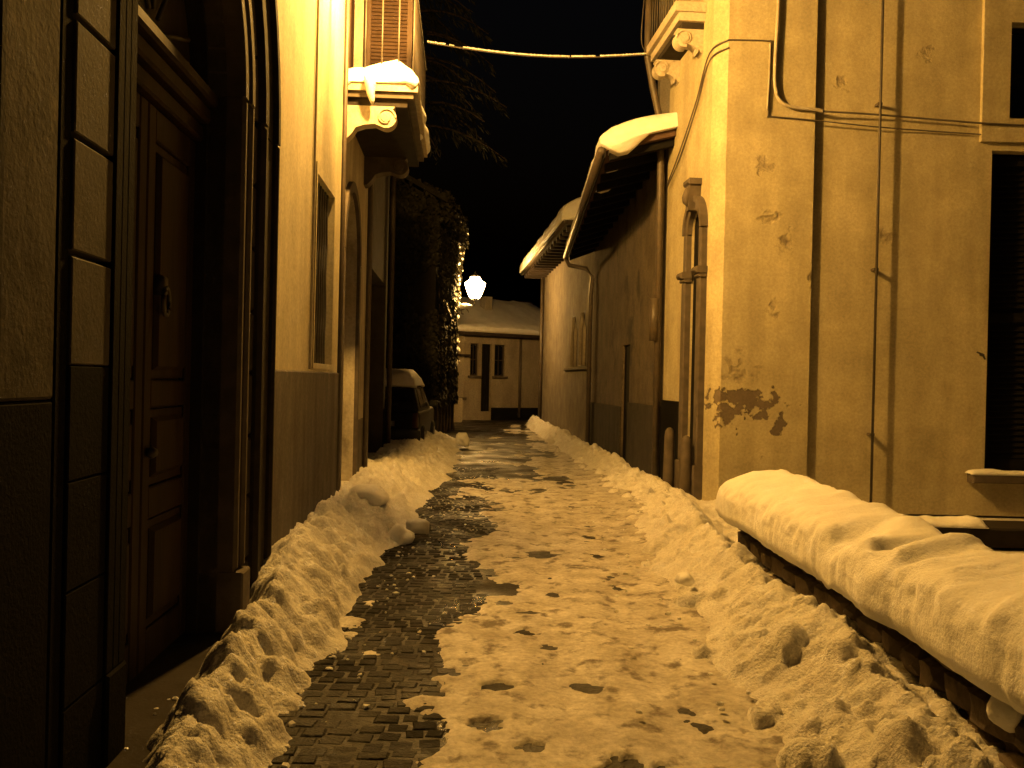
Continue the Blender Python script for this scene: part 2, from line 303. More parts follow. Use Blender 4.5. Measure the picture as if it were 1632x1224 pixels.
def snow_cap(name, label, fr, s0, s1, o0, o1, z, thick, res=.05, over=.05, droop=.05, seed=1, rough=.25, tilt=0.0, p=2.6, dents=(), group=None, m='snow', edge=.35, lift=None, drip=0.0, pit=0.0, rows=0):
    """a blanket of snow lying on a ledge: rounded, uneven, hanging over the edges; frame fr(s,h,o)"""
    ns = max(6, int((s1 - s0) / res)); no = max(16, int((o1 - o0) / res), rows)
    nsk = 5
    S = np.linspace(0, 1, ns + 1); uu = np.linspace(0, 1, no + 1); TH = np.pi * (uu - .85 * np.sin(2 * np.pi * uu) / (2 * np.pi)); cc = np.cos(TH)
    U = .5 - .5 * np.sign(cc) * np.abs(cc) ** (2 / p); PR = np.clip(np.sin(TH), 0, 1) ** (2 / p)
    rows = []
    for i, a in enumerate(S):
        row = []
        s = s0 + (s1 - s0) * a
        w0 = (vnoise(s * 2.6, 1.3, seed) - .5) * over * 1.3 + (vnoise(s * 17, 2.3, seed) - .5) * over * .25; w1 = (vnoise(s * 2.6, 7.7, seed) - .5) * over * 1.3 + (vnoise(s * 17, 5.3, seed) - .5) * over * .25
        A = o0 - over + w0; B = o1 + over + w1
        for k in range(nsk):                       # underside and skirt on the o0 side
            q = k / nsk; row.append((s, z - droop * (1 - abs(2 * q - 1)) * .9 - (0.0 if k else 0), A + (o1 - o0) * .18 * (1 - q) - .0))
        for j, b in enumerate(U):
            c = abs(2 * b - 1); e = abs(2 * a - 1)
            pr = PR[j]
            L = (s1 - s0); et = min(1, (1 - e) * L / 2 / edge) if edge else 1; pe = max(0, 1 - (1 - et) ** 2.5) ** .5
            o = (o0 - over) + (o1 - o0 + 2 * over) * b + w0 * max(0, 1 - 4 * b) ** 2 + w1 * max(0, 4 * b - 3) ** 2
            nz = (float(fbm(s * 3, o * 3 + 3, seed, 4)) - .5) * 2 * rough * thick + (float(fbm(s * 14, o * 14, seed + 5, 3)) - .5) * rough * thick * .8
            zz = z + (thick + nz) * pr * pe + tilt * (o - o0)
            for (ds, do, dr, dd) in dents:
                zz -= dd * math.exp(-(((s - ds) ** 2 + (o - do) ** 2) / dr ** 2) ** 2)
            if lift: zz += lift(s, o)
            if pit: o = o + pit * min(1., (1 - b) * 2) ** 2 * pr * ((float(fbm(s * 7, zz * 9, seed + 2, 3)) - .5) * 2 + (float(fbm(s * 20, zz * 22, seed + 4, 2)) - .5) * .9)
            row.append((s, zz, o))
        for k in range(nsk):
            q = 1 - (k + 1) / nsk
            dz = droop * (1 - abs(2 * q - 1)) * .9 * (1 + drip * max(0, float(vnoise(s * 4, 11.1, seed)) - .6) * 6)
            row.append((s, z - dz + tilt * (o1 - o0), B - (o1 - o0) * .18 * (1 - q)))
        rows.append(row)
    P = np.array([[fr(s, h, o) for s, h, o in r] for r in rows])
    mb = MB().grid(P); m_ = P.shape[1]; n_ = P.shape[0]
    mb.f.append(tuple(range(m_))); mb.f.append(tuple((n_ - 1) * m_ + k for k in reversed(range(m_))))
    for i in range(n_ - 1): mb.f.append((i * m_, (i + 1) * m_, (i + 1) * m_ + m_ - 1, i * m_ + m_ - 1))
    base = fr((s0 + s1) / 2, z, (o0 + o1) / 2)
    o = part(name, mb, m, None, True, loc=base)
    return tag(o, label, 'snow', group)

def window(parent, fr, s0, s1, h0, h1, o, name='window', nx=2, ny=2, fw=.06, fm='wood_dark', sill=True, sm='stone'):
    """frame, panes, bars: set in a hole, glass at depth o"""
    root = part(name, MB().prism(fr, rect(s0 + .004, s1 - .004, h0 + .004, h1 - .004), o - .03, o + .03, [rect(s0 + fw, s1 - fw, h0 + fw, h1 - fw)]), fm, parent)
    iw = (s1 - s0 - 2 * fw) / nx; ih = (h1 - h0 - 2 * fw) / ny; t = .018
    for i in range(nx):
        for j in range(ny):
            a = s0 + fw + i * iw; c = h0 + fw + j * ih
            part('pane', MB().box(fr, a + t, a + iw - t, c + t, c + ih - t, o - .008, o - .002), 'glass', root)
    for i in range(1, nx): part('mullion', MB().box(fr, s0 + fw + i * iw - t, s0 + fw + i * iw + t, h0 + fw + .001, h1 - fw - .001, o - .02, o + .022), fm, root)
    for j in range(1, ny): part('glazing_bar', MB().box(fr, s0 + fw + .001, s1 - fw - .001, h0 + fw + j * ih - t, h0 + fw + j * ih + t, o - .018, o + .018), fm, root)
    if sill: part('sill', MB().bbox(fr, s0 - .1, s1 + .1, h0 - .09, h0 - .003, -.1, .1), sm, root)
    return root
def plank_door(parent, fr, s0, s1, h0, h1, o, n, m='wood_black', name='door', top=None):
    root = part(name, MB().box(fr, s0 + .003, s1 - .003, h0, h1 - .003, o - .05, o - .02), m, parent)
    w_ = (s1 - s0 - .02) / n
    for i in range(n):
        a = s0 + .01 + i * w_
        part('plank', MB().bbox(fr, a + .006, a + w_ - .006, h0 + .01, h1 - .02, o - .0195, o + random.uniform(.0, .008), .006), m, root)
    return root
def closed_house(fr, L, H, D, mb=None, skip_front=True):
    """side, back and top walls of a house of depth D behind the frame, so no light leaks through"""
    mb = mb or MB()
    mb.add([fr(0, 0, -.0), fr(0, 0, -D), fr(0, H, -D), fr(0, H, 0), fr(L, 0, 0), fr(L, 0, -D), fr(L, H, -D), fr(L, H, 0)],
           [(0, 1, 2, 3), (4, 7, 6, 5), (1, 5, 6, 2), (3, 2, 6, 7)])
    return mb
def tail_tube(name, path, r, m, parent, n=8): return part(name, MB().tube(path, r, n), m, parent, True)

# ================================================================== ground and road
gm = MB(); gm.add([(-70, -30, -.03), (70, -30, -.03), (70, 140, -.03), (-70, 140, -.03)], [(0, 1, 2, 3)])
tag(part('ground', gm, 'ground'), 'snow covered ground round the houses', kind='structure')
rd = MB()
ys = np.linspace(-4, 40, 90); xs = np.linspace(-2.6, 3.2, 14)
P = np.array([[(x, y, 0.004 + .012 * float(fbm(x * .8, y * .8, 2))) for x in xs] for y in ys])
road = tag(sheet('road', P, 'road'), 'dark wet street paved with small stone setts', kind='structure')
# setts: nearest 300 as parts, the rest one mass
def sett_verts(sx, sy, hz, rnd):
    b = .012; v = []
    for (z, k) in ((-.03, 0), (hz - .012, 0), (hz, b)):
        for (a, c) in ((-1, -1), (1, -1), (1, 1), (-1, 1)):
            v.append((a * (sx / 2 - k) + rnd.uniform(-.003, .003), c * (sy / 2 - k) + rnd.uniform(-.003, .003), z + rnd.uniform(-.002, .002)))
    f = [(i + 4 * q, (i + 1) % 4 + 4 * q, (i + 1) % 4 + 4 * q + 4, i + 4 * q + 4) for q in (0, 1) for i in range(4)] + [(8, 9, 10, 11)]
    return v, f
rnd = random.Random(11); sett_meshes = []
for i in range(6):
    me = bpy.data.meshes.new('sett'); v, f = sett_verts(.112 + rnd.uniform(-.012, .006), .102, .011 + .001 * i, rnd); me.from_pydata(v, [], f); me.materials.append(M['sett']); sett_meshes.append(me)
rest = MB(); cnt = 0; y = 3.45; row = 0
while y < 17:
    x = -1.25 + rnd.uniform(0, .1); rh = rnd.uniform(.085, .115)
    while x < (-.02 if y < 8 else .25) + .1 * math.sin(y * 2):
        wd = rnd.uniform(.08, .145); xc = x + wd / 2
        yy = y + .07 * math.sin((xc + .5) * 4.0) + rnd.uniform(-.009, .009); zz = -.004 + rnd.uniform(-.003, .002) + .012 * float(fbm(xc * .8, yy * .8, 2)) - .012 * max(0, min(1, (xc + .25) / .2))
        if cnt < 300 and -1.12 < xc < -.12:
            o = bpy.data.objects.new('sett', sett_meshes[rnd.randrange(6)]); COL.objects.link(o); o.parent = road; o.location = (xc, yy, zz); o.scale = ((wd - .006) / .11, (rh - .006) / .102, 1); o.rotation_euler = (rnd.uniform(-.02, .02), rnd.uniform(-.02, .02), rnd.uniform(-.12, .12)); cnt += 1
        else:
            v, f = sett_verts(wd - .006, rh - .006, .012 + rnd.uniform(-.002, .003), rnd); rest.add([(a + xc, b + yy, c + zz) for a, b, c in v], f)
        x += wd
    y += rh; row += 1
o = part('sett', rest, 'sett', road); o.name = 'sett_paving'; o['kind'] = 'stuff'

# ------------------------------------------------------------------ packed snow on the carriageway
LW = Fr((-1.383, 0), (-1.383 - .0556 * 20, 20), 1)      # left wall line
def lwx(y): return -1.383 - .0556 * y
ys = np.arange(2.6, 36, .03); xs = np.arange(-1.35, 1.75, .026)
X, Y = np.meshgrid(xs, ys)
edge = -.26 + .16 * np.sin(Y * 1.9 + .6) * sstep(4, 6, Y) + .22 * (fbm(Y * 1.1, X * .3 + 4, 4, 3) - .5) * 2 + .22 * (fbm(X * 6, Y * 5, 6, 4) - .5) * 2
edge = edge - .10 * np.exp(-((Y - 5.7) / .5) ** 2) + .12 * np.exp(-((Y - 7.4) / .8) ** 2) - .12 * np.exp(-((Y - 4.8) / .4) ** 2)
far = sstep(9.5, 13.5, Y)
cov = (X - edge) * 1.6
cov = cov * (1 - far * .75) + far * .75 * ((fbm(X * 1.6, Y * .9, 9, 4) - .5) * 2.2 - .06 - .40 * sstep(13, 17, Y))
leftslush = .5 * sstep(.53, .68, fbm(X * 1.4 + 3, Y * 1.1, 12, 4)) * sstep(-.35, -.7, X)
cov = np.maximum(cov, (fbm(X * 5, Y * 4, 71, 4) - .56) * 1.6 * np.exp(-((X + .95) / .3) ** 2 - ((Y - 6.0) / 1.1) ** 2) - .13 * (1 - np.exp(-((X + .95) / .35) ** 2 - ((Y - 6.0) / 1.3) ** 2)) * 3)
cov = cov + .16 * (fbm(X * 11, Y * 9, 73, 4) - .5) * 2 * np.exp(-(cov / .35) ** 2)
th = np.clip(cov, -.3, .16) * .10 + .012
holes = np.zeros_like(X)
rs = np.random.RandomState(5)
for k in range(70):                                  # worn-through spots and footprints
    hx = rs.uniform(-.35, 1.15); hy = rs.uniform(3.4, 12); r = rs.uniform(.02, .055) * (1.2 if k % 6 else 1.9)
    a = rs.uniform(-.5, .5)
    d = np.sqrt(((X - hx + a * (Y - hy)) / r) ** 2 + ((Y - hy) / (r * 1.5)) ** 2) + (fbm(X * 22, Y * 22, 7, 2) - .5) * 1.3
    holes = np.maximum(holes, rs.uniform(.006, .016) * sstep(1.2, .3, d))
for (hx, hy, r, dp) in [(-.06, 4.85, .075, .1), (-.08, 4.30, .07, .1), (.13, 4.05, .05, .1), (.52, 3.82, .12, .1), (.40, 3.80, .04, .1), (.12, 5.9, .07, .035), (.24, 5.6, .06, .03), (.12, 6.4, .08, .03), (.3, 8.6, .16, .05), (.05, 8.4, .08, .05), (.45, 4.9, .09, .02), (.3, 3.7, .07, .06)]:
    d = np.sqrt(((X - hx) / (r * 1.2)) ** 2 + ((Y - hy) / r) ** 2) + (fbm(X * 16, Y * 16, 8, 3) - .5) * 1.6
    holes = np.maximum(holes, dp * sstep(1.1, .6, d))
tyre = .016 * np.exp(-((X - .85 - .02 * np.sin(Y)) / .13) ** 4) + .014 * np.exp(-((X - .33) / .13) ** 2)
Z = th - holes - tyre * .9 + .006 * (fbm(X * 5, Y * 5, 3, 4) - .5) + .009 * (fbm(X * 18, Y * 14, 13, 3) - .5) * (1 - .7 * np.exp(-((X - .85) / .16) ** 2)) + sstep(1.1, 1.7, X) * .06
Z = np.clip(Z, -.028, .4)
ps = tag(sheet('packed_snow', np.stack([X, Y, Z], -1), 'snow_road'), 'trodden packed snow lying on the middle of the street', kind='stuff')

# ------------------------------------------------------------------ shovelled banks
def chunks(X, Y, H, n, rng, seed, xr, yr, rmin, rmax, inside):
    rs = np.random.RandomState(seed); H0 = H.copy()
    for k in range(n):
        cy = yr[0] + (yr[1] - yr[0]) * rs.rand() ** 1.5; t = rs.rand()
        if vnoise(cy * 1.3, t * 2.5, seed) < .26: continue
        cx = inside(cy, t); r = rs.uniform(rmin, rmax) * (1 if rs.rand() > .15 else 1.5)
        jx = int((cx - xr[0]) / (xr[1])); jy = int((cy - yr[0]) / yr[2])
        m = int(r * 1.7 / min(xr[1], yr[2])) + 2
        a0, a1, b0, b1 = max(0, jy - m), min(X.shape[0], jy + m), max(0, jx - m), min(X.shape[1], jx + m)
        if a1 - a0 < 2 or b1 - b0 < 2: continue
        x, y = X[a0:a1, b0:b1], Y[a0:a1, b0:b1]
        ang = rs.rand() * 6.3; el = rs.uniform(.6, 1.0)
        u = (x - cx) * math.cos(ang) + (y - cy) * math.sin(ang); v = (-(x - cx) * math.sin(ang) + (y - cy) * math.cos(ang)) / el
        d = np.sqrt((u / r) ** 2 + (v / r) ** 2) + (fbm(x * 16, y * 16, seed + k % 7, 3) - .5) * .7
        hc = H[min(max(jy, 0), H.shape[0] - 1), min(max(jx, 0), H.shape[1] - 1)]
        dome = H0[a0:a1, b0:b1] * .75 + hc * .25 - r * .08 + r * rs.uniform(.4, 1.0) * np.sqrt(np.clip(1 - d * d, 0, 1))
        Hn = H[a0:a1, b0:b1]
        H[a0:a1, b0:b1] = np.where(d < 1, np.maximum(Hn, dome), Hn)
    return H
# left bank
dx, dy = .018, .02
ys = np.arange(2.4, 24.5, dy); xs = np.arange(-2.75, -.55, dx); X, Y = np.meshgrid(xs, ys)
wall = lwx(Y)
inner = np.interp(Y, [2.4, 3.8, 4.5, 6, 8.6, 12.8, 17.6, 21, 24.5], [-.84, -.92, -.97, -1.05, -1.07, -1.02, -.95, -1.15, -1.35]) + .16 * (fbm(Y * 1.7, X * 0 + 2, 5, 3) - .5) * 2
crest = np.interp(Y, [2.4, 3.2, 4.5, 6.3, 9, 12, 16, 18.5, 24.5], [-1.08, -1.16, -1.33, -1.47, -1.62, -1.72, -1.75, -1.9, -2.2]) + .06 * (fbm(Y * 2.3, X * 0, 8, 3) - .5) * 2
hc = np.interp(Y, [2.4, 3.2, 4.5, 5.2, 6.4, 7.5, 9, 10.2, 12, 15, 17, 18.5, 20, 24.5], [.19, .23, .27, .34, .42, .36, .31, .26, .33, .35, .34, .30, .34, .30]) * (.82 + .36 * fbm(Y * 1.5, X * 0 + 7, 9, 3))
wallh = np.interp(Y, [2.4, 4.0, 5.2, 6.1, 7, 9, 24.5], [-.05, -.05, .02, .25, .32, .26, .34])
back = wallh + (hc - wallh) * sstep(0, 1, 1 - np.clip((crest - X) / np.maximum(crest - wall, .05), 0, 1)) 
front = hc * (np.clip((inner - X) / (inner - crest), 0, 1) ** .95)
bedge = np.interp(Y, [2.4, 3.3, 5.0, 5.9, 6.6], [-1.26, -1.38, -1.62, -1.70, -2.4]) + .1 * (fbm(Y * 3, X * 0, 77, 3) - .5) * 2
back = np.where(Y < 6.5, hc * np.clip((X - bedge) / np.maximum(crest - bedge, .05), 0, 1) - .05 * (X < bedge), back)
H = np.where(X < crest, back, front)
H = H + (fbm(X * 4, Y * 4, 21, 4) - .5) * .12 * sstep(.0, .12, H) + (fbm(X * 13, Y * 13, 22, 3) - .5) * .05 * sstep(.0, .06, H)
lf = lambda cy, t: np.interp(cy, [2.4, 4.5, 6.3, 12, 18, 24.5], [-1.10, -1.30, -1.45, -1.75, -1.85, -2.2]) + (t - .35) * np.interp(cy, [2.4, 4.5, 12, 24], [.36, .46, .66, .8])
ridge = lambda f, sd: 1 - np.abs(2 * fbm(X * f, Y * f, sd, 2) - 1)
H = H + ((ridge(5, 81) - .75) * .10 + (ridge(11, 83) - .75) * .07) * sstep(.02, .15, H)
H = chunks(X, Y, H, 300, None, 31, (xs[0], dx), (ys[0], ys[-1], dy), .045, .12, lf)
H = chunks(X, Y, H, 2400, None, 32, (xs[0], dx), (ys[0], ys[-1], dy), .018, .042, lf)
H = H + ((fbm(X * 28, Y * 28, 24, 2) - .5) * .028 + (ridge(19, 85) - .75) * .035) * sstep(.02, .1, H)
Hs = H.copy(); Hs[1:-1, 1:-1] = (H[:-2, 1:-1] + H[2:, 1:-1] + H[1:-1, :-2] + H[1:-1, 2:] + 8 * H[1:-1, 1:-1]) / 12; H = Hs
H = np.where(X < wall - .02, np.minimum(H, .2), H)
H = np.where((X > inner + .12) | ((X < bedge - .03) & (Y < 6)), -.03, H)
tag(sheet('snow_bank', np.stack([X, Y, np.clip(H, -.03, .9)], -1), 'snow_berm'), 'lumpy bank of shovelled snow along the left house walls', kind='stuff')
# right bank
ys = np.arange(2.4, 34, dy); xs = np.arange(.35, 2.75, dx); X, Y = np.meshgrid(xs, ys)
inner = np.interp(Y, [2.4, 4, 6.2, 8.5, 10.9, 14, 17, 20, 24, 29, 34], [1.16, 1.19, 1.22, 1.24, 1.30, 1.38, 1.30, 1.2, 1.0, .72, .5]) + .12 * (fbm(Y * 1.2, X * 0 + 2, 15, 3) - .5) * 2
crest = np.interp(Y, [2.4, 4, 6.2, 8.3, 10, 12, 14.5, 20.5, 32, 34], [1.70, 1.70, 1.72, 1.74, 1.95, 2.2, 2.0, 1.55, .85, .7]) + .05 * (fbm(Y * 2.3, X * 0, 18, 3) - .5) * 2
hc = np.interp(Y, [2.4, 3.2, 3.8, 4.6, 5.6, 6.6, 7.4, 8.4, 10, 12, 14.5, 17, 20.5, 26, 34], [.20, .24, .28, .32, .37, .31, .28, .34, .25, .19, .22, .23, .26, .30, .3]) * (.85 + .3 * fbm(Y * 1.6, X * 0 + 7, 19, 3))
back = hc * (1 - .45 * sstep(0, .25, X - crest))
tt = np.clip((X - inner) / np.maximum(crest - inner, .1), 0, 1)
front = hc * (.6 * tt ** .8 + .4 * tt ** 1.4)
H = np.where(X > crest, back, front)
H = H + (fbm(X * 3.2, Y * 3.2, 41, 4) - .5) * .15 * sstep(.02, .16, H) + (fbm(X * 12, Y * 12, 42, 3) - .5) * .035 * sstep(.0, .05, H)
rf_ = lambda cy, t: np.interp(cy, [2.4, 6.2, 8.3, 12, 14.5, 20.5, 34], [1.60, 1.62, 1.66, 2.0, 1.95, 1.5, .7]) + (t - .75) * .7
H = H + ((ridge(5, 86) - .75) * .08 + (ridge(11, 87) - .75) * .055) * sstep(.06, .2, H)
H = chunks(X, Y, H, 200, None, 51, (xs[0], dx), (ys[0], ys[-1], dy), .045, .12, rf_)
H = chunks(X, Y, H, 1700, None, 52, (xs[0], dx), (ys[0], ys[-1], dy), .016, .04, rf_)
H = H + (fbm(X * 26, Y * 26, 44, 2) - .5) * .018 * sstep(.02, .1, H)
H = np.where(X < inner - .05, -.03, H)
tag(sheet('snow_bank', np.stack([X, Y, np.clip(H, -.03, .9)], -1), 'snow_berm'), 'wide bank of shovelled snow along the low wall and right houses', kind='stuff')
# loose lumps that rolled out of the banks
lump_spots = [(-1.60, 10.3, .30, .17, 'smooth round snow lump on the left bank beneath the barred window'), (-1.02, 9.0, .06, .10, 'snow lump at the foot of the left bank, nearest the dark track'),
              (-.93, 9.7, .06, .13, 'broad snow lump sticking out from the left bank onto the wet track'), (-1.08, 21.6, .22, .20, 'pale snow hump standing by the ivy house corner'), (2.0, 3.72, .36, .085, 'round snow clod clinging below the snow on the low wall'),
              (1.30, 6.9, .17, .07, 'small snow clod on the slope before the low wall')]
for i, (x, y, z, r, lab) in enumerate(lump_spots):
    tag(part('snow_lump', MB().lump((x, y, z), r, 40 + i, .85, 2, .6), 'snow', None, True, loc=(x, y, z - r * .6)), lab, 'snow lump', 'loose snow lumps')

rnd = random.Random(77); cm = MB()
for k in range(170):       # crumbs of snow scattered at the feet of the banks and on the doorstep
    side = rnd.random()
    if side < .12: y = rnd.uniform(3.0, 5.4); x = lwx(y) + rnd.uniform(.05, .42); z = .1 if x < lwx(y) + .26 and y > 3.5 else .02
    elif side < .75: y = rnd.uniform(3.4, 12); x = rnd.uniform(-1.0, -.25) if rnd.random() < .3 else -1.0 + abs(rnd.gauss(0, .14)); z = .02
    else: y = rnd.uniform(3.4, 12); x = 1.05 + rnd.gauss(0, .18); z = .07
    cm.lump((x, y, z), rnd.uniform(.005, .02) * (1.6 if rnd.random() < .08 else 1), k, .7, 0, .5)
tag(part('snow_crumbs', cm, 'snow', None, False), 'small crumbs of snow scattered at the feet of the snow banks', kind='stuff')

# ================================================================== house A: portal house, near left
HA = thing('house', 'cream plastered house with arched portal and dark dado, nearest on the left', 'house', LW(5, 0, 0))
S0, S1, TOPH = -3.0, 10.6, 9.2
pc, ph, psz = 4.61, .85, 3.2          # portal centre, half width, springing
hole_portal = archhole(pc - ph, pc + ph, .0, psz, 20)
win = (8.85, 10.05, 1.72, 3.5)
A_split = 6.60
part('wall', MB().prism(LW, [(S0, 0), (pc - ph, 0)] + [(pc - ph, psz)] + list(reversed(arc(pc, psz, ph, 20)))[1:-1] + [(pc + ph, psz), (pc + ph, 0), (A_split, 0), (A_split, TOPH), (S0, TOPH)], -.35, 0), 'plaster_near', HA)  # grimy plaster; the dimness of this wall end is also in its colour
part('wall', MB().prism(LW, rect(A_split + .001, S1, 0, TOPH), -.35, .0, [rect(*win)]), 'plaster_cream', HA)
part('side_wall', closed_house(Fr(LW(S0, 0)[:2], LW(S1, 0)[:2], 1), S1 - S0, TOPH, 7), 'plaster_grey', HA)
# dado
part('dado', MB().bbox(LW, S0, pc - 2.03, 0, 1.56, .001, .03, .012), 'dado_and_shade', HA)
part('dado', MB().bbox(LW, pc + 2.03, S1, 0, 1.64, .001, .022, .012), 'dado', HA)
# portal
PT = group_part('portal', HA, LW(pc, 0, 0))
bands = [('jamb_bead', .0, .07, .11, .02), ('jamb_flute', .073, .13, .07, .01), ('jamb_bead', .133, .20, .12, .02)]
for sg, mm in ((-1, 'stone_dark'), (1, 'stone')):  # near jamb almost black: its deep shade is put into the colour
    for nm, q0, q1, op, bv in bands:
        a = sorted((pc + sg * (ph + q0), pc + sg * (ph + q1))); part(nm, MB().bbox(LW, a[0], a[1], .45, psz, -.1, op if sg > 0 else .07, bv if sg > 0 else .004), mm if sg > 0 else 'dado_and_shade', PT)
    a = sorted((pc + sg * ph, pc + sg * (ph + .20))); part('plinth', MB().bbox(LW, a[0], a[1], 0, .447, -.1, .15 if sg > 0 else .08, .01), mm if sg > 0 else 'dado_and_shade', PT)
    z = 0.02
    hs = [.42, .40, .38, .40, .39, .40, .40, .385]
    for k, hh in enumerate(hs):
        a = sorted((pc + sg * (ph + .205), pc + sg * (ph + .56))); part('block', MB().bbox(LW, a[0], a[1], z, z + hh - (.022 if sg > 0 or z > 1.3 else .004), -.02, .06, .012 if sg > 0 else .005), ('dado_and_shade' if z < 1.3 else 'stone_block') if sg < 0 else 'stone_dark', PT); z += hh
    a = sorted((pc + sg * (ph + .565), pc + sg * (ph + .66))); part('jamb_fillet', MB().bbox(LW, a[0], a[1], 0, psz, -.02, .11 if sg > 0 else .05, .03 if sg > 0 else .008), 'stone_dark' if sg > 0 else 'dado_and_shade', PT)
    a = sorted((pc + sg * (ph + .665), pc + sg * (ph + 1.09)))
    if sg < 0: part('outer_jamb', MB().bbox(LW, a[0], a[1], 0, 1.50, -.02, .05, .01), 'dado_and_shade', PT); part('outer_jamb', MB().bbox(LW, a[0], a[1], 1.503, psz, -.02, .05, .01), 'plaster_near', PT)
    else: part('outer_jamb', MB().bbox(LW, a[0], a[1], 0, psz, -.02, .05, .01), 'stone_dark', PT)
    a = sorted((pc + sg * (ph + 1.095), pc + sg * (ph + 1.16))); part('edge_bead', MB().bbox(LW, a[0], a[1], 0, psz, -.02, .09, .02), 'stone_dark', PT)
for nm, q0, q1, op, bv in bands: part('arch_bead', MB().arch(LW, pc, psz + .004, ph + q0, ph + q1, -.1, op, 24), 'stone', PT)
part('arch_fillet', MB().arch(LW, pc, psz + .004, ph + .565, ph + .66, -.02, .11, 24), 'stone_dark', PT)
part('outer_arch', MB().arch(LW, pc, psz + .004, ph + .665, ph + 1.09, -.02, .05, 24), 'stone_dark', PT)
part('arch_edge', MB().arch(LW, pc, psz + .004, ph + 1.095, ph + 1.16, -.02, .09, 24), 'stone_dark', PT)
for k in range(11):
    g0 = math.pi * k / 11; part('voussoir', MB().arch(LW, pc, psz + .004, ph + .205, ph + .56, -.02, .06, 3, g0 + .008, g0 + math.pi / 11 - .008), 'stone', PT)
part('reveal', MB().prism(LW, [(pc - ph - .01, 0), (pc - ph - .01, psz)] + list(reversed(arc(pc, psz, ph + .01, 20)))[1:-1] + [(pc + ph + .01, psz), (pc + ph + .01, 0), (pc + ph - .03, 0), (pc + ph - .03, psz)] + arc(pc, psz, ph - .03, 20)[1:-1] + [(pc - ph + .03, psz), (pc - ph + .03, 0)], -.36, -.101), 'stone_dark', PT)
part('doorstep', MB().bbox(LW, pc - ph - .3, pc + ph + .3, 0, .10, -.3, .26, .02), 'stone_dark', PT)
# door: two leaves with raised panels, transom, lunette, knocker
DO = -.17
door = part('door', MB().box(LW, pc - ph + .0, pc + ph - .0, .1, psz + ph, DO - .06, DO - .03), 'wood_dark', HA)
for sg in (-1, 1):
    e0, e1 = (pc - ph + .035, pc - .008) if sg < 0 else (pc + .008, pc + ph - .035)
    for (a, b) in ((e0, e0 + .11), (e1 - .11, e1)): part('stile', MB().bbox(LW, a, b, .11, 2.92, DO - .03, DO + .01, .008), 'wood', door)
    for (z0, z1) in ((.11, .30), (.86, 1.02), (1.42, 1.56), (2.76, 2.92)): part('rail', MB().bbox(LW, e0 + .112, e1 - .112, z0, z1, DO - .03, DO + .008, .008), 'wood', door)
    for (z0, z1) in ((.31, .85), (1.03, 1.41), (1.57, 2.75)):
        part('panel', MB().bbox(LW, e0 + .12, e1 - .12, z0, z1, DO - .03, DO - .004, .0).bbox(LW, e0 + .155, e1 - .155, z0 + .04, z1 - .04, DO - .01, DO + .022, .022), 'wood', door)
part('transom', MB().bbox(LW, pc - ph + .03, pc + ph - .03, 2.93, 3.02, DO - .03, DO + .05, .012).bbox(LW, pc - ph + .03, pc + ph - .03, 3.03, 3.12, DO - .03, DO + .09, .015).bbox(LW, pc - ph + .03, pc + ph - .03, 3.125, 3.2, DO - .03, DO + .13, .015), 'wood', door)
for k in range(5):
    an = math.pi * (k + .5) / 5; part('lunette_bar', MB().tube([LW(pc + .12 * math.cos(an), psz + .05 + .12 * math.sin(an), DO + .02), LW(pc + .62 * math.cos(an), psz + .05 + .58 * math.sin(an), DO + .02)], .014, 6), 'iron', door, True)
kn = MB(); c = LW(pc + .20, 2.02, DO + .05); rx = Vector(LW.t).to_3d()
kn.tube([tuple(Vector(c) + rx * (.05 * math.cos(q)) + Vector((0, 0, .07 * math.sin(q) - .06))) for q in [i * math.pi / 8 for i in range(17)]], .012, 6)
kn.bbox(LW, pc + .16, pc + .24, 1.99, 2.09, DO, DO + .05, .012)
part('knocker', kn, 'iron', door, True)
kn = MB(); kn.lathe(LW(pc + .08, 1.2, DO + .03), [(.005, -.03), (.03, -.015), (.035, 0), (.03, .015), (.005, .03)], 10); part('door_knob', kn, 'iron', door, True)
# conduit on the bright wall
tail_tube('conduit', [LW(8.62, 9.0, .016), LW(8.62, 6, .016), LW(8.60, 3.5, .016), LW(8.585, 1.66, .016)], .012, 'conduit', HA)
# barred window
wn = window(HA, LW, *win, -.22, nx=2, ny=3, fm='wood_black', sill=False)
for sx in np.linspace(win[0] + .14, win[1] - .14, 7):
    pts = [LW(sx + .028 * math.sin(h * 9), h, -.05) for h in np.linspace(win[2] + .005, win[3] - .005, 30)]
    part('grille_bar', MB().tube(pts, .013, 6), 'lamp_iron', wn, True)
for h in (win[2] + .35, (win[2] + win[3]) / 2, win[3] - .35): part('grille_rail', MB().box(LW, win[0] + .001, win[1] - .001, h - .012, h + .012, -.075, -.066), 'iron', wn)
part('window_surround', MB().prism(LW, rect(win[0] - .05, win[1] + .05, win[2] - .05, win[3] + .1), .001, .012, [rect(win[0] + .001, win[1] - .001, win[2] + .001, win[3] - .001)]), 'plaster_cream', wn)
part('eave', MB().box(LW, S0, S1, TOPH, TOPH + .18, -.3, .5), 'wood_dark', HA)

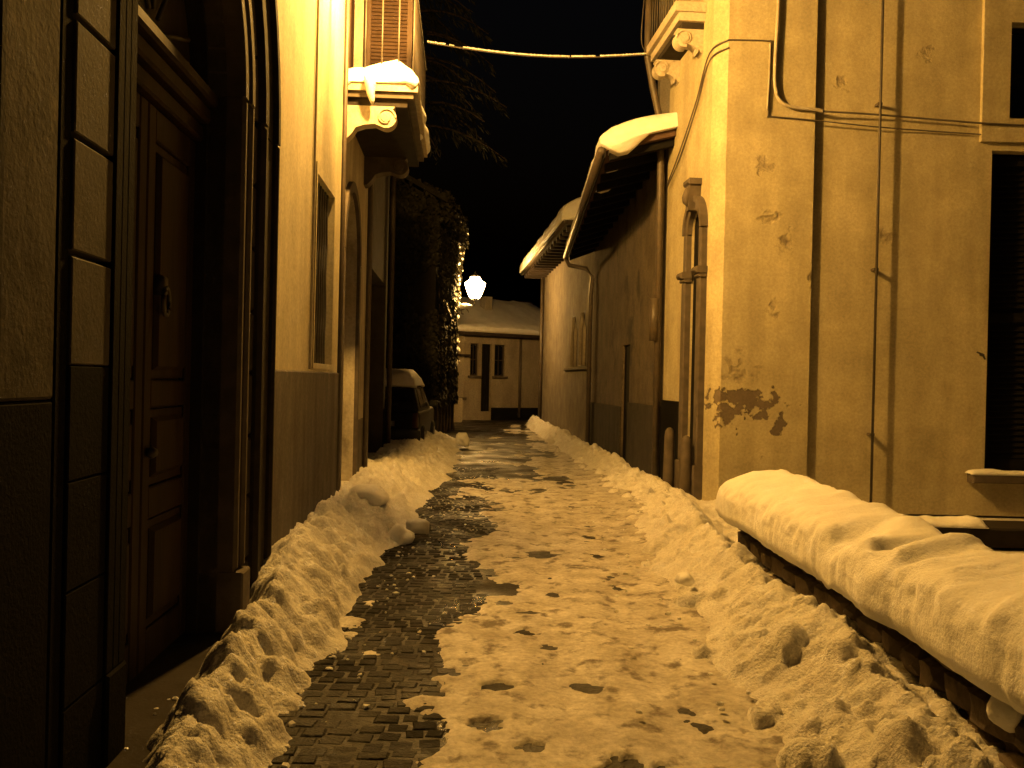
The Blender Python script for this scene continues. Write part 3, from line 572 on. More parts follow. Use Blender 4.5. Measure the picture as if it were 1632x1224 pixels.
# ------------------------------------------------------------------ house B: balcony house
BO = -.03
LB = Fr(LW(10.6, 0, BO)[:2], LW(17.95, 0, BO)[:2], 1); LEN = LB.len
HB = thing('house', 'plastered house with a snow laden stone balcony, left of the street', 'house', LB(LEN / 2, 0, 0))
d1 = (.45, 2.05, .0, 3.1); d2 = (4.0, 6.9, 0, 3.3); fd = (.6, 2.2, 4.96, 7.5); BH = 8.6
BS = 3.35
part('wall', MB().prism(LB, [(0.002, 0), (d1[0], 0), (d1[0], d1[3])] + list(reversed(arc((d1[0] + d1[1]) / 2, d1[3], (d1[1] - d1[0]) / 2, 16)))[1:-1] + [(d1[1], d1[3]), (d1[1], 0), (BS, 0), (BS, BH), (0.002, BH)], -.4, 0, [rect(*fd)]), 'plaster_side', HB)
part('wall', MB().prism(LB, [(BS + .001, 0), (d2[0], 0), (d2[0], d2[3]), (d2[1], d2[3]), (d2[1], 0), (LEN, 0), (LEN, BH), (BS + .001, BH)], -.4, -.002), 'plaster_shade', HB)  # wall past the balcony: its shadow is put into a darker plaster
part('side_wall', closed_house(LB, LEN, BH, 6), 'plaster_grey', HB)
part('dado', MB().bbox(LB, 2.2, 3.34, 0, 1.0, .001, .018, .01), 'dado', HB)
part('dado', MB().bbox(LB, 6.91, LEN, 0, 1.0, .001, .018, .01), 'dado_and_shade', HB)
plank_door(HB, LB, d1[0], d1[1], 0, d1[3] + .79, -.22, 8, 'wood', 'arched_door')
part('archivolt', MB().arch(LB, (d1[0] + d1[1]) / 2, d1[3], .80, .93, .001, .05, 20), 'stone', HB)
for (a, b) in ((d1[0] - .135, d1[0]), (d1[1], d1[1] + .135)): part('jamb', MB().bbox(LB, a, b, 0, d1[3] - .002, .001, .05, .01), 'stone', HB)
plank_door(HB, LB, d2[0], d2[1], 0, d2[3], -.3, 14, 'wood_black', 'garage_door')
tail_tube('downpipe', [LB(.06, BH, .06), LB(.06, 4.4, .05), LB(.05, .1, .05)], .026, 'pipe', HB)
tail_tube('downpipe', [LB(3.0, BH, .07), LB(3.0, .1, .07)], .04, 'pipe', HB)
tail_tube('downpipe', [LB(LEN - .12, BH, .08), LB(LEN - .12, .1, .08)], .05, 'pipe', HB)
part('eave', MB().box(LB, 0, LEN, BH, BH + .18, -.3, .5), 'wood_dark', HB)
# french door with frame and open shutter
frd = window(HB, LB, *fd, -.15, name='french_door', nx=2, ny=4, fm='wood', sill=False)
part('door_surround', MB().prism(LB, [(fd[0] - .16, 4.952), (fd[0] - .005, 4.952), (fd[0] - .005, fd[3]), (fd[1] + .005, fd[3]), (fd[1] + .005, 4.952), (fd[1] + .16, 4.952), (fd[1] + .16, fd[3] + .16), (fd[0] - .16, fd[3] + .16)], .001, .05), 'wood', frd)
for sp, sgn in ((fd[1] + .02, 1), (fd[0] - .04, -1)):
    if sgn < 0: continue
    shn = part('shutter', MB().box(LB, sp, sp + .035, 4.99, 5.06, .03, .66).box(LB, sp, sp + .035, 5.6, 5.68, .03, .66).box(LB, sp, sp + .035, 7.3, 7.4, .03, .66).box(LB, sp + .001, sp + .034, 5.061, 7.299, .03, .10).box(LB, sp + .001, sp + .034, 5.061, 7.299, .59, .66), 'wood_shutter', frd)
    z = 5.07
    while z < 7.27:
        if not (5.55 < z < 5.68):
            mb = MB(); mb.add([LB(sp + .004, z, .101), LB(sp + .004, z, .589), LB(sp + .03, z + .045, .589), LB(sp + .03, z + .045, .101), LB(sp + .010, z - .004, .101), LB(sp + .010, z - .004, .589), LB(sp + .036, z + .041, .589), LB(sp + .036, z + .041, .101)], [(0, 1, 2, 3), (4, 7, 6, 5), (0, 4, 5, 1), (2, 6, 7, 3), (0, 3, 7, 4), (1, 5, 6, 2)])
            part('slat', mb, 'wood_shutter', frd)
        z += .05
# balcony
BC = group_part('balcony', HB, LB(1.5, 4.9, .4))
b0, b1, bp = .12, 3.3, .86
part('slab', MB().box(LB, b0, b1, 4.86, 4.95, .001, bp), 'stone_pale', BC)
part('slab_moulding', MB().box(LB, b0 + .03, b1 - .03, 4.79, 4.859, .001, bp - .05), 'stone', BC)  # darker than the slab: shade beneath it painted into the stone
part('slab_moulding', MB().box(LB, b0 + .07, b1 - .07, 4.70, 4.789, .001, bp - .12), 'stone_dark', BC)  # darkest band, underside shade painted into the moulding
def console(fr, s0, s1, ht, proj, m, parent, hh=.34):
    """scrolled stone bracket: side profile in (o,h), extruded along s"""
    prof = [(0, ht), (proj, ht)]
    c = (proj - .10, ht - .125)
    prof += [(c[0] + .118 * math.cos(a), c[1] + .118 * math.sin(a)) for a in np.linspace(.9, -1.9, 14)]
    prof += [(proj * .62, ht - .20), (proj * .42, ht - .215), (proj * .26, ht - .25), (proj * .20, ht - .31), (proj * .16, ht - hh), (proj * .08, ht - hh - .05), (0, ht - hh - .06)]
    g = lambda a, b, cc: fr(s0 + cc, b, a)
    o = part('console', MB().prism(g, prof, 0, s1 - s0), m, parent)
    for ss, dd in ((s0, -.018),):
        vol = MB(); g2 = lambda a, b, cc: fr(ss + cc, b, a)
        vol.prism(g2, [(c[0] + .055 * math.cos(a), c[1] + .055 * math.sin(a)) for a in np.linspace(0, 2 * math.pi, 17)[:-1]], 0.0, -.02)
        A = np.linspace(0, 5.2, 24); pts = [fr(ss - .008, c[1] + (.11 - .009 * q) * math.sin(q), c[0] + (.11 - .009 * q) * math.cos(q)) for q in A]
        vol.tube(pts, .011, 5)
        part('volute', vol, m, parent)
    return o
console(LB, b0 + .06, b0 + .26, 4.70, .60, 'stone_pale', BC)
console(LB, b1 - .62, b1 - .36, 4.70, .60, 'stone', BC)  # farther bracket in darker stone, its shade painted in
tops = 6.12
for o in (.06, .25, .44, .63, .80): part('baluster', MB().tube([LB(b0 + .06, 4.95, o), LB(b0 + .06, tops, o)], .011, 6), 'iron', BC, True)
for s in np.arange(b0 + .24, b1 - .02, .19): part('baluster', MB().tube([LB(s, 4.95, .80), LB(s, tops, .80)], .011, 6), 'iron', BC, True)
for o in (.25, .44, .63): part('baluster', MB().tube([LB(b1 - .06, 4.95, o), LB(b1 - .06, tops, o)], .011, 6), 'iron', BC, True)
for z in (5.08, tops): part('handrail', MB().tube([LB(b0 + .06, z, .0), LB(b0 + .06, z, .80), LB(b1 - .06, z, .80), LB(b1 - .06, z, .0)], .016, 6), 'iron', BC, True)
def bl(s, o): return .11 * math.exp(-((o - .66) / .2) ** 2 - ((s - .35) / .35) ** 2)
snow_cap('snow_blanket', 'thick bright snow heaped on the stone balcony floor', LB, b0 - .02, b1, .02, bp - .02, 4.951, .17, res=.045, over=.045, droop=.07, seed=3, rough=.7, lift=bl, edge=.12, drip=1.5)
# icicle like tongue of snow hanging from the slab
mb = MB(); mb.tube([LB(b0 - .06, 5.0, .32), LB(b0 - .075, 4.9, .33), LB(b0 - .07, 4.8, .335), LB(b0 - .06, 4.73, .35), LB(b0 - .055, 4.69, .355)], [.07, .06, .045, .03, .012], 8)
tag(part('snow_tongue', mb, 'snow', None, True, loc=LB(b0 - .06, 4.7, .33)), 'tongue of snow hanging down over the balcony slab edge', 'snow')
snow_cap('snow_blanket', 'thin snow ridge on the long iron balcony rail', LB, b0 + .1, b1 - .05, .785, .815, tops + .014, .035, res=.03, over=.005, droop=.01, seed=33, rough=.8, edge=.05)

# ------------------------------------------------------------------ house C: ivy house beyond the parked car
CF = Fr((-7.2, 24.6), (-2.05, 24.6), 1); CS = Fr((-2.05, 24.6), (-1.84, 30.2), 1)
HC = thing('house', 'dark gabled house overgrown with ivy behind the parked car', 'house', (-2.5, 26, 0))
EV = 6.25
part('gable_wall', MB().prism(CF, [(0, 0), (5.15, 0), (5.15, EV), (2.6, EV + 1.35), (0, EV)], -.3, 0, [rect(2.2, 3.1, 2.6, 4.0)]), 'ivy_house_dark', HC)
window(HC, CF, 2.2, 3.1, 2.6, 4.0, -.15)
part('side_wall', MB().prism(CS, rect(0.0, CS.len, 0, EV), -.3, -.001, [rect(2.2, 3.0, 2.0, 3.3)]), 'ivy_house_dark', HC)
window(HC, CS, 2.2, 3.0, 2.0, 3.3, -.15)
rf = MB(); e = .30; bx = lambda y: -2.05 + .0375 * (y - 24.6)
y0_, y1_ = 24.25, 30.6
rf.add([(bx(y0_) + e, y0_, EV - .12), (-4.6, y0_, EV + 1.42), (bx(y1_) + e, y1_, EV - .12), (-4.6, y1_, EV + 1.42), (-7.5, y0_, EV - .1), (-7.5, y1_, EV - .1),
        (bx(y0_) + e, y0_, EV + .02), (-4.6, y0_, EV + 1.56), (bx(y1_) + e, y1_, EV + .02), (-4.6, y1_, EV + 1.56), (-7.5, y0_, EV + .04), (-7.5, y1_, EV + .04)],
       [(0, 1, 3, 2), (1, 4, 5, 3), (6, 8, 9, 7), (7, 9, 11, 10), (0, 6, 7, 1), (1, 7, 10, 4), (2, 3, 9, 8), (3, 5, 11, 9), (0, 2, 8, 6), (4, 10, 11, 5)])
part('roof', rf, 'ivy_house_dark', HC)
part('back_wall', MB().box(Fr((-7.2, 30.2), (-1.86, 30.2), 1), 0, 5.34, 0, EV, -.3, -.01), 'ivy_house_dark', HC)
RC = Fr((bx(y0_) + e, y0_), (bx(y1_) + e, y1_), -1)
snow_cap('snow_blanket', 'snow along the eave of the ivy covered house', RC, 2.8, 6.3, -.0, 2.4, EV + .03, .10, res=.12, over=.02, droop=.03, seed=8, tilt=.55, rough=.3, p=5)
# ivy
IV = thing('ivy', 'dense dark ivy climbing over the gabled house wall beside the lantern', 'ivy', (-1.9, 25.5, 0))
rnd = random.Random(5); lv = MB()
def leaf(c, n, s):
    n = Vector(n).normalized(); a = n.cross(Vector((0, 0, 1))).normalized(); b = Vector((0, 0, -1)); b = (b + n * rnd.uniform(.1, .7)).normalized()
    tw = rnd.uniform(-.7, .7); a2 = a * math.cos(tw) + b * math.sin(tw); b2 = b * math.cos(tw) - a * math.sin(tw); c = Vector(c)
    lv.add([c, c + a2 * s * .55 + b2 * s * .25 + n * s * .1, c + b2 * s * 1.05, c - a2 * s * .55 + b2 * s * .25 + n * s * .1], [(0, 1, 2, 3)])
def bulge(a, b): return .06 + .55 * max(0, float(fbm(a * 1.1, b * .9, 61, 4)) - .35) 
for k in range(12000):                             # camera facing wall
    s = rnd.uniform(1.6, 5.2); z = rnd.uniform(1.0, 6.2 + max(0, (5.15 - s) * .5))
    if float(fbm(s * .9, z * .7, 60, 3)) < .30: continue
    leaf(CF(s, z, bulge(s, z) * rnd.uniform(.4, 1)), (rnd.uniform(-.5, .5), -1, rnd.uniform(0, .5)), rnd.uniform(.07, .15))
for k in range(11000):                            # street facing wall and outer corner
    s = rnd.uniform(-.1, 5.75); z = rnd.uniform(.9, 6.0)
    dens = float(fbm(s * .8 + 5, z * .6, 66, 3))
    if dens < .36: continue
    leaf(CS(s, z, bulge(s + 9, z) * .8 * rnd.uniform(.3, 1)), (1, rnd.uniform(-.5, .9), rnd.uniform(-.1, .5)), rnd.uniform(.07, .16))
for k in range(3200):                            # ragged growth over the eave and the roof edge
    y_ = rnd.uniform(24.2, 29.6); t_ = rnd.uniform(0, 1) ** 2; b_ = .5 * float(fbm(y_ * 1.6, 3.0, 95, 3))
    leaf((bx(y_) + .30 - t_ * 1.6 + rnd.uniform(-.12, .10), y_, EV - .15 + t_ * .75 + rnd.uniform(-.45, .12 + b_)), (rnd.uniform(-.2, 1), rnd.uniform(-1, .6), rnd.uniform(0, .6)), rnd.uniform(.07, .16))
o = part('leaves', lv, 'ivy', IV); o['kind'] = 'stuff'
for k in range(14):
    fr_, s_ = (CF, 3.0 + .16 * k) if k < 8 else (CS, .4 + .85 * (k - 8)); pts = []; s = s_
    for z in np.arange(0, 5.6, .35): s += rnd.uniform(-.09, .09); pts.append(fr_(s, z, .04 + rnd.uniform(0, .05)))
    part('stem', MB().tube(pts, [.03 - .0014 * i for i in range(len(pts))], 5), 'stem', IV, True)
# hanging and snowy shoots at the lamp side
sh = MB()
for k in range(46):
    s = rnd.uniform(4.3, 5.8); z = rnd.uniform(1.8, 6.2); c = CS(s, z, bulge(s + 9, z) * .85)
    sh.lump((c[0] + rnd.uniform(-.02, .06), c[1], c[2]), rnd.uniform(.02, .055), k, 1.5, 0, .5)
so = tag(part('snow_on_ivy', sh, 'snow', None, True, loc=CS(5.2, 1.8, .2)), 'bits of snow caught in the ivy beside the lantern', kind='stuff')

# ------------------------------------------------------------------ street lanterns
def lantern(label, base, tip, zl, power, watts_r=.10):
    """scrolled wall bracket carrying an upright lantern; base = wall point, tip = (x,y) of the lantern, zl = lantern centre"""
    t = thing('street_lantern', label, 'street lamp', base, 'wall bracket street lanterns')
    x, y = tip; zb = zl - .48
    part('wall_plate', MB().tube([(base[0], base[1], base[2]), (base[0] + .03 * (1 if x > base[0] else -1), base[1], base[2])], .09, 10), 'lamp_iron', t, True)
    p0 = Vector(base); p1 = Vector((x, y, zb)); mid = (p0 + p1) / 2
    part('arm', MB().tube([p0, p0.lerp(p1, .35) + Vector((0, 0, -.05)), p0.lerp(p1, .75) + Vector((0, 0, -.04)), p1], .028, 8), 'lamp_iron', t, True)
    A = np.linspace(0, 4.6, 18); dirv = (p1 - p0); dirv.z = 0; dirv.normalize()
    part('scroll', MB().tube([tuple(mid + dirv * ((.15 - .022 * q) * math.cos(q)) + Vector((0, 0, -.16 + (.15 - .022 * q) * math.sin(q)))) for q in A], .014, 6), 'lamp_iron', t, True)
    part('stem', MB().tube([(x, y, zb - .05), (x, y, zl - .31)], .022, 8), 'lamp_iron', t, True)
    part('cup', MB().lathe((x, y, zl - .37), [(.02, 0), (.10, .03), (.12, .06), (.11, .065)], 12), 'lamp_iron', t, True)
    gl = part('globe', MB().lathe((x, y, zl), [(.11, -.31), (.18, -.23), (.26, -.03), (.31, .12), (.315, .17), (.24, .23), (.17, .29), (.14, .36), (.07, .41)], 24), 'globe', t, True)
    for k in range(6):
        a = math.pi / 3 * k; part('rib', MB().tube([(x + r * math.cos(a), y + r * math.sin(a), zl + z) for r, z in ((.118, -.31), (.188, -.23), (.268, -.03), (.319, .12))], .006, 4), 'lamp_iron', t, True)
    part('cap', MB().lathe((x, y, zl), [(.15, .36), (.145, .40), (.09, .43), (.04, .46), (.015, .48), (.012, .54)], 12), 'lamp_iron', t, True)
    ld = bpy.data.lights.new('lamp_light', 'POINT'); ld.energy = power; ld.color = SODIUM; ld.shadow_soft_size = watts_r
    lo = bpy.data.objects.new('lamp_light', ld); COL.objects.link(lo); lo.parent = t; lo.location = Vector((x, y, zl - .03)) - Vector(base)
    return t
lantern('glowing iron wall lantern on the ivy house corner down the street', (-1.86, 29.0, 3.72), (-1.2, 28.9), 4.38, FAR_LAMP_W, .13)
NL = lantern('lit iron wall lantern high on the near left house above the portal', LW(9.5, 5.75, 0), LW(9.5, 0, .88)[:2], 6.3, NEAR_LAMP_W, .11)
mb = MB().lump((-1.46, 28.9, 3.84), .19, 9, .55, 2, .3); tag(part('snow_blanket', mb, 'snow', None, True, loc=(-1.43, 28.9, 3.75)), 'snow clump sitting on the far lantern bracket', 'snow')

# ------------------------------------------------------------------ parked car, seen from behind
def rbox(x0, x1, y0, y1, z0, z1, b, taper=(0, 0, 0, 0), seg=3):
    """bevelled box; taper = (side inset at top, rear inset at top, front inset at top, side inset bottom)"""
    bm = bmesh.new(); V = []
    for z, si, re, fo in ((z0, taper[3], 0, 0), (z1, taper[0], taper[1], taper[2])):
        V += [bm.verts.new(q) for q in ((x0 + si, y0 + re, z), (x1 - si, y0 + re, z), (x1 - si, y1 - fo, z), (x0 + si, y1 - fo, z))]
    for f in ((0, 3, 2, 1), (4, 5, 6, 7), (0, 1, 5, 4), (1, 2, 6, 5), (2, 3, 7, 6), (3, 0, 4, 7)): bm.faces.new([V[i] for i in f])
    bmesh.ops.bevel(bm, geom=list(bm.edges), offset=b, segments=seg, affect='EDGES', profile=.6)
    mb = MB(); bm.verts.index_update(); mb.add([tuple(v.co) for v in bm.verts], [tuple(v.index for v in f.verts) for f in bm.faces]); bm.free(); return mb
CX0, CX1, CY0, CY1 = -3.46, -1.84, 19.35, 23.15
car = thing('parked_car', 'dark hatchback parked beyond the balcony house with snow on its roof', 'car', ((CX0 + CX1) / 2, (CY0 + CY1) / 2, 0))
part('body', rbox(CX0, CX1, CY0, CY1, .24, .92, .10, (.05, .06, .08, .06)), 'car_paint', car, True)
part('cabin', rbox(CX0 + .06, CX1 - .06, CY0 + .10, CY1 - .75, .86, 1.46, .09, (.16, .22, .85, 0)), 'car_paint', car, True)
mb = MB(); mb.add([(CX0 + .22, CY0 + .145, .98), (CX1 - .22, CY0 + .145, .98), (CX1 - .30, CY0 + .285, 1.37), (CX0 + .30, CY0 + .285, 1.37), (CX0 + .22, CY0 + .17, .98), (CX1 - .22, CY0 + .17, .98), (CX1 - .30, CY0 + .31, 1.37), (CX0 + .30, CY0 + .31, 1.37)], [(0, 1, 2, 3), (4, 7, 6, 5), (0, 4, 5, 1), (1, 5, 6, 2), (2, 6, 7, 3), (3, 7, 4, 0)])
part('rear_window', mb, 'glass', car)
for sx in (1, -1):
    xx = (lambda q: CX1 - q) if sx > 0 else (lambda q: CX0 + q)
    for (ya, yb) in ((.55, 1.35), (1.42, 2.2)):
        mb = MB(); mb.add([(xx(.075), CY0 + ya, .98), (xx(.075), CY0 + yb, .98), (xx(.185), CY0 + yb - .08, 1.37), (xx(.185), CY0 + ya + .06, 1.37), (xx(.10), CY0 + ya, .98), (xx(.10), CY0 + yb, .98), (xx(.21), CY0 + yb - .08, 1.37), (xx(.21), CY0 + ya + .06, 1.37)], [(0, 1, 2, 3), (4, 7, 6, 5), (0, 4, 5, 1), (1, 5, 6, 2), (2, 6, 7, 3), (3, 7, 4, 0)])
        part('side_window', mb, 'glass', car)
    part('tail_light', rbox(min(xx(.20), xx(.07)), max(xx(.20), xx(.07)), CY0 + .005, CY0 + .12, .56, .88, .02), 'tail', car, True)
    part('mirror', rbox(min(xx(-.14), xx(.06)), max(xx(-.14), xx(.06)), CY0 + 2.35, CY0 + 2.45, .95, 1.08, .03), 'plastic', car, True)
    for yy in (.72, 3.12):
        wh = MB(); xa, xb = xx(-.005), xx(.19)
        wh.tube([(xa, CY0 + yy, .3), (xx(.02), CY0 + yy, .3), (xx(.17), CY0 + yy, .3), (xb, CY0 + yy, .3)], [.27, .30, .30, .27], 20)
        wo = part('wheel', wh, 'rubber', car, True); part('rim', MB().tube([(xx(-.012), CY0 + yy, .3), (xx(.02), CY0 + yy, .3)], [.16, .19], 14), 'metal', wo, True)
part('bumper', rbox(CX0 + .02, CX1 - .02, CY0 - .07, CY0 + .12, .30, .54, .05), 'plastic', car, True)
part('number_plate', MB().box(W0, (CX0 + CX1) / 2 - .25, (CX0 + CX1) / 2 + .25, .60, .71, CY0 - .004, CY0 + .05), 'metal', car)
part('rear_wiper', MB().tube([((CX0 + CX1) / 2, CY0 + .13, .98), ((CX0 + CX1) / 2 + .3, CY0 + .155, 1.06)], .01, 5), 'plastic', car, True)
CR = Fr((CX0 + .16, CY0 + .24), (CX1 - .16, CY0 + .24), -1)
snow_cap('snow_blanket', 'rounded snow pillow on the roof of the parked car', CR, 0, CR.len, .0, 2.0, 1.44, .36, res=.06, over=.06, droop=.06, seed=12, rough=.2, edge=.4)

# ------------------------------------------------------------------ house D at the far end
DF = Fr((-2.15, 36.2), (2.2, 39.2), 1); DL = DF.len
HD = thing('house', 'low pale cottage with snowy roof closing the street end', 'house', (0, 37.5, 0))
dw = [(.62, 1.0, 1.75, 3.0), (1.15, 1.62, .35, 3.0), (1.75, 2.25, 1.75, 3.0), (.12, .34, .9, 2.3)]
part('wall', MB().prism(DF, rect(0, DL, 0, 3.35), -.3, 0, [rect(*q) for q in dw]), 'plaster_far', HD)
for i, q in enumerate(dw):
    if i == 1: plank_door(HD, DF, *q, -.12, 4, 'wood_black')
    else: window(HD, DF, *q, -.12, nx=1 if i == 3 else 2, ny=2, fw=.05)
part('awning', MB().box(DF, .02, .45, 2.5, 2.56, .001, .3), 'wood_dark', HD)
part('dado', MB().bbox(DF, 1.63, DL, 0, .5, .001, .02, .01), 'dado_and_shade', HD)
DE = Fr((-2.15, 36.2), (-3.4, 40.5), -1)
part('side_wall', MB().box(DE, 0, DE.len, 0, 3.35, -.3, -.001), 'plaster_far', HD)
part('eave', MB().box(DF, -.3, DL + .2, 3.30, 3.42, -.35, .38), 'wood_dark', HD)
rf = MB(); rf.add([DF(-.3, 3.42, .38), DF(DL + .3, 3.42, .38), DF(DL + .3, 5.1, -3), DF(1.6, 4.9, -3), DF(-.3, 3.42, -4)], [(0, 1, 2, 3), (0, 3, 4)])
part('roof', rf, 'roof', HD)
part('chimney', MB().bbox(DF, 2.1, 2.45, 3.9, 5.0, -1.7, -1.3, .02), 'plaster_grey', HD)
tail_tube('downpipe', [DF(2.95, 3.3, .06), DF(2.95, .1, .06)], .05, 'pipe', HD)
snow_cap('snow_blanket', 'thick snow blanket on the far cottage roof', DF, -.3, DL + .3, -2.9, .38, 3.44, .30, res=.12, over=.06, droop=.05, seed=14, tilt=0, rough=.2, p=6, lift=lambda s, o: max(0, (.38 - o)) * .42 * min(1, max(.05, (s + .3) / 1.9)), edge=.3)
mb = MB(); [mb.box(Fr((-3.2, 34.2), (-1.8, 34.6), 1), 0, 1.45, 0, .9, -.3, 0)]
fw_ = part('garden_wall', mb, 'plaster_far', None, False, loc=(-2.5, 34.4, 0)); tag(fw_, 'low pale garden wall before the far cottage', 'wall')

# ------------------------------------------------------------------ house E (right, far)
EF = Fr((1.86, 21.9), (1.02, 32.2), -1); EL = EF.len
HE = thing('house', 'plain two storey house with snowy eave, farthest on the right side', 'house', (1.6, 27, 0))
ewin = [(1.15, 1.65, 2.0, 3.2), (2.6, 3.1, 2.0, 3.2)]
part('wall', MB().prism(EF, rect(0, EL, 0, 5.2), -.35, 0, [[(a, c), (b, c), (b, d - .3), ((a + b) / 2, d), (a, d - .3)] for a, b, c, d in ewin]), 'plaster_dim', HE)
for (a, b, c, d) in ewin:
    wo = part('niche_back', MB().prism(EF, [(a + .003, c + .003), (b - .003, c + .003), (b - .003, d - .3), ((a + b) / 2, d - .005), (a + .003, d - .3)], -.2, -.14), 'wood_dark', HE)
    part('niche_moulding', MB().tube([EF(a - .05, c, .03), EF(a - .05, d - .28, .03), EF((a + b) / 2, d + .08, .03), EF(b + .05, d - .28, .03), EF(b + .05, c, .03)], .04, 6), 'stone_pale', wo, True)
part('string_course', MB().bbox(EF, .2, 4.6, 1.9, 1.97, .001, .05, .01), 'stone', HE)
part('side_wall', closed_house(EF, EL, 5.2, 5), 'plaster_grey', HE)
part('eave', MB().box(EF, -.3, EL + .1, 5.2, 5.3, -.4, .72), 'wood_dark', HE)
for s in np.arange(0, EL, .6): part('rafter', MB().box(EF, s, s + .1, 5.08, 5.199, .001, .68), 'wood_dark', HE)
tail_tube('downpipe', [EF(EL - .15, 5.1, .07), EF(EL - .15, .2, .07)], .06, 'pipe', HE)
rf = MB(); rf.add([EF(-.3, 5.301, .72), EF(EL + .1, 5.301, .72), EF(EL + .1, 7.0, -3.5), EF(-.3, 7.0, -3.5)], [(0, 1, 2, 3)]); part('roof', rf, 'roof', HE)
ch = part('chimney', MB().bbox(EF, -.1, .5, 5.4, 6.55, -.75, -.25, .02), 'plaster_grey', HE)
part('chimney_cap', MB().box(EF, -.18, .58, 6.551, 6.62, -.83, -.17), 'stone', ch)
snow_cap('snow_blanket', 'snow on the roof of the farthest right house', EF, -.3, EL + .1, -2.4, .80, 5.31, .42, res=.13, over=.04, droop=.06, seed=17, rough=.2, p=6, lift=lambda s, o: (.74 - o) * .40, edge=.3)
tail_tube('gutter', [EF(-.3, 5.25, .76), EF(EL + .1, 5.25, .76)], .06, 'pipe', HE)

# ------------------------------------------------------------------ house F (deep dark eave)
FF = Fr((2.32, 14.45), (1.80, 21.2), -1); FL = FF.len
HFo = thing('house', 'grey house under a deep dark eave, between the corner house and farther house', 'house', (2.1, 17.8, 0))
part('wall', MB().prism(FF, rect(0, FL, 0, 5.3), -.4, 0, [rect(2.6, 3.25, .0, 2.3)]), 'plaster_ochre', HFo)
plank_door(HFo, FF, 2.6, 3.25, 0, 2.3, -.04, 4, 'wood_black')
part('dado', MB().bbox(FF, 0, 2.59, 0, 1.25, .001, .03, .01), 'dado_brown', HFo)
part('dado', MB().bbox(FF, 3.26, FL, 0, 1.15, .001, .03, .01), 'dado_brown', HFo)
part('side_wall', closed_house(FF, FL, 5.2, 5), 'plaster_grey', HFo)
near = 5.02; farz = 4.42
def fe(s, o):      # height of roof underside; drops along the street, rises toward the ridge
    return near + (farz - near) * (s + .45) / (FL + .7) + (1.05 - o) * .26
RF = lambda s, h, o: FF(s, h + fe(s, o), o * (1 - .44 * (s + .45) / (FL + .7)) if o > 0 else o)
part('roof', MB().prism(lambda a, b, c: RF(a, c, b), rect(-.45, FL + .25, -3.4, 1.05), 0.0, .10), 'roof', HFo)
for s in np.arange(-.35, FL + .2, .55): part('rafter', MB().box(RF, s, s + .09, -.12, -.004, -.3, .98), 'wood_black', HFo)
part('fascia', MB().box(RF, -.45, FL + .25, -.10, .12, 1.052, 1.075), 'wood_black', HFo)
gt = part('gutter', MB().tube([RF(-.45, .02, 1.12), RF(FL + .25, .02, 1.12)], .062, 8), 'pipe', HFo, True)
tail_tube('downpipe', [RF(FL + .15, -.02, 1.12), RF(FL + .1, -.22, 1.0), RF(FL - .1, -.5, .35), RF(FL - .15, -.75, .12), FF(FL - .15, 3.5, .1), FF(FL - .15, .1, .1)], .05, 'pipe', HFo)
snow_cap('snow_blanket', 'heavy rounded snow on the deep eave next to the corner house', RF, -.55, FL + .2, -3.0, 1.10, .10, .30, res=.07, over=.05, droop=.09, seed=19, rough=.22, p=5, edge=.25, drip=1.2)

# ------------------------------------------------------------------ house G: corner house on the right
GS = Fr((2.5, 12.18), (2.32, 14.46), -1); GL = GS.len
GFr = Fr((2.66, 12.0), (9.5, 12.0), 1)
HG = thing('house', 'tall ochre plastered corner house behind the low snowy wall, right', 'house', (4, 12.8, 0))
GH = 11
dr = (.22, .80, 0, 3.66); cz = 3.14
part('street_wall', MB().prism(GS, [(0, 0), (dr[0], 0), (dr[0], dr[3])] + list(reversed(arc((dr[0] + dr[1]) / 2, dr[3], (dr[1] - dr[0]) / 2, 16)))[1:-1] + [(dr[1], dr[3]), (dr[1], 0), (GL, 0), (GL, GH), (0, GH)], -.4, 0), 'plaster_corner', HG)
CH = Fr((2.66, 12.0), (2.5, 12.18), -1)
part('corner_chamfer', MB().add([CH(0, 0, 0), CH(CH.len, 0, 0), CH(CH.len, GH, 0), CH(0, GH, 0)], [(0, 1, 2, 3)]) or (lambda m: m)(None) if False else (lambda m: (m.add([CH(0, 0, 0), CH(CH.len, 0, 0), CH(CH.len, GH, 0), CH(0, GH, 0), CH(0, 0, -.1), CH(CH.len, 0, -.1), CH(CH.len, GH, -.1), CH(0, GH, -.1)], [(0, 1, 2, 3), (4, 7, 6, 5), (0, 4, 5, 1), (3, 2, 6, 7)]), m)[1])(MB()), 'plaster_corner', HG)
w1 = (3.42, 4.8, .55, 4.68); w2 = (3.6, 4.7, 5.08, 6.3)
part('front_wall', MB().prism(GFr, rect(1.12, 6.84, 0, GH), -.4, -.07, [rect(*w1), rect(*w2)]), 'plaster_corner', HG)
part('corner_pilaster', MB().box(GFr, 0, 1.121, 0, GH, -.4, 0), 'plaster_corner', HG)
part('raised_panel', MB().prism(GFr, rect(3.25, 6.84, 4.78, GH), -.069, -.005, [rect(w2[0] - .002, w2[1] + .002, w2[2] - .002, w2[3] + .002)]), 'plaster_corner', HG)
part('back_wall', MB().box(Fr((2.4, 18), (9.5, 18), 1), .3, 7.1, 0, GH, -.3, 0).box(Fr((2.5, 14.46), (9.5, 14.46), -1), 0, 7, 5, GH, -.3, -.01), 'plaster_grey', HG)
part('end_wall', MB().box(Fr((9.5, 12.0), (9.5, 18), 1), 0, 6, 0, GH, -.3, 0), 'plaster_grey', HG)
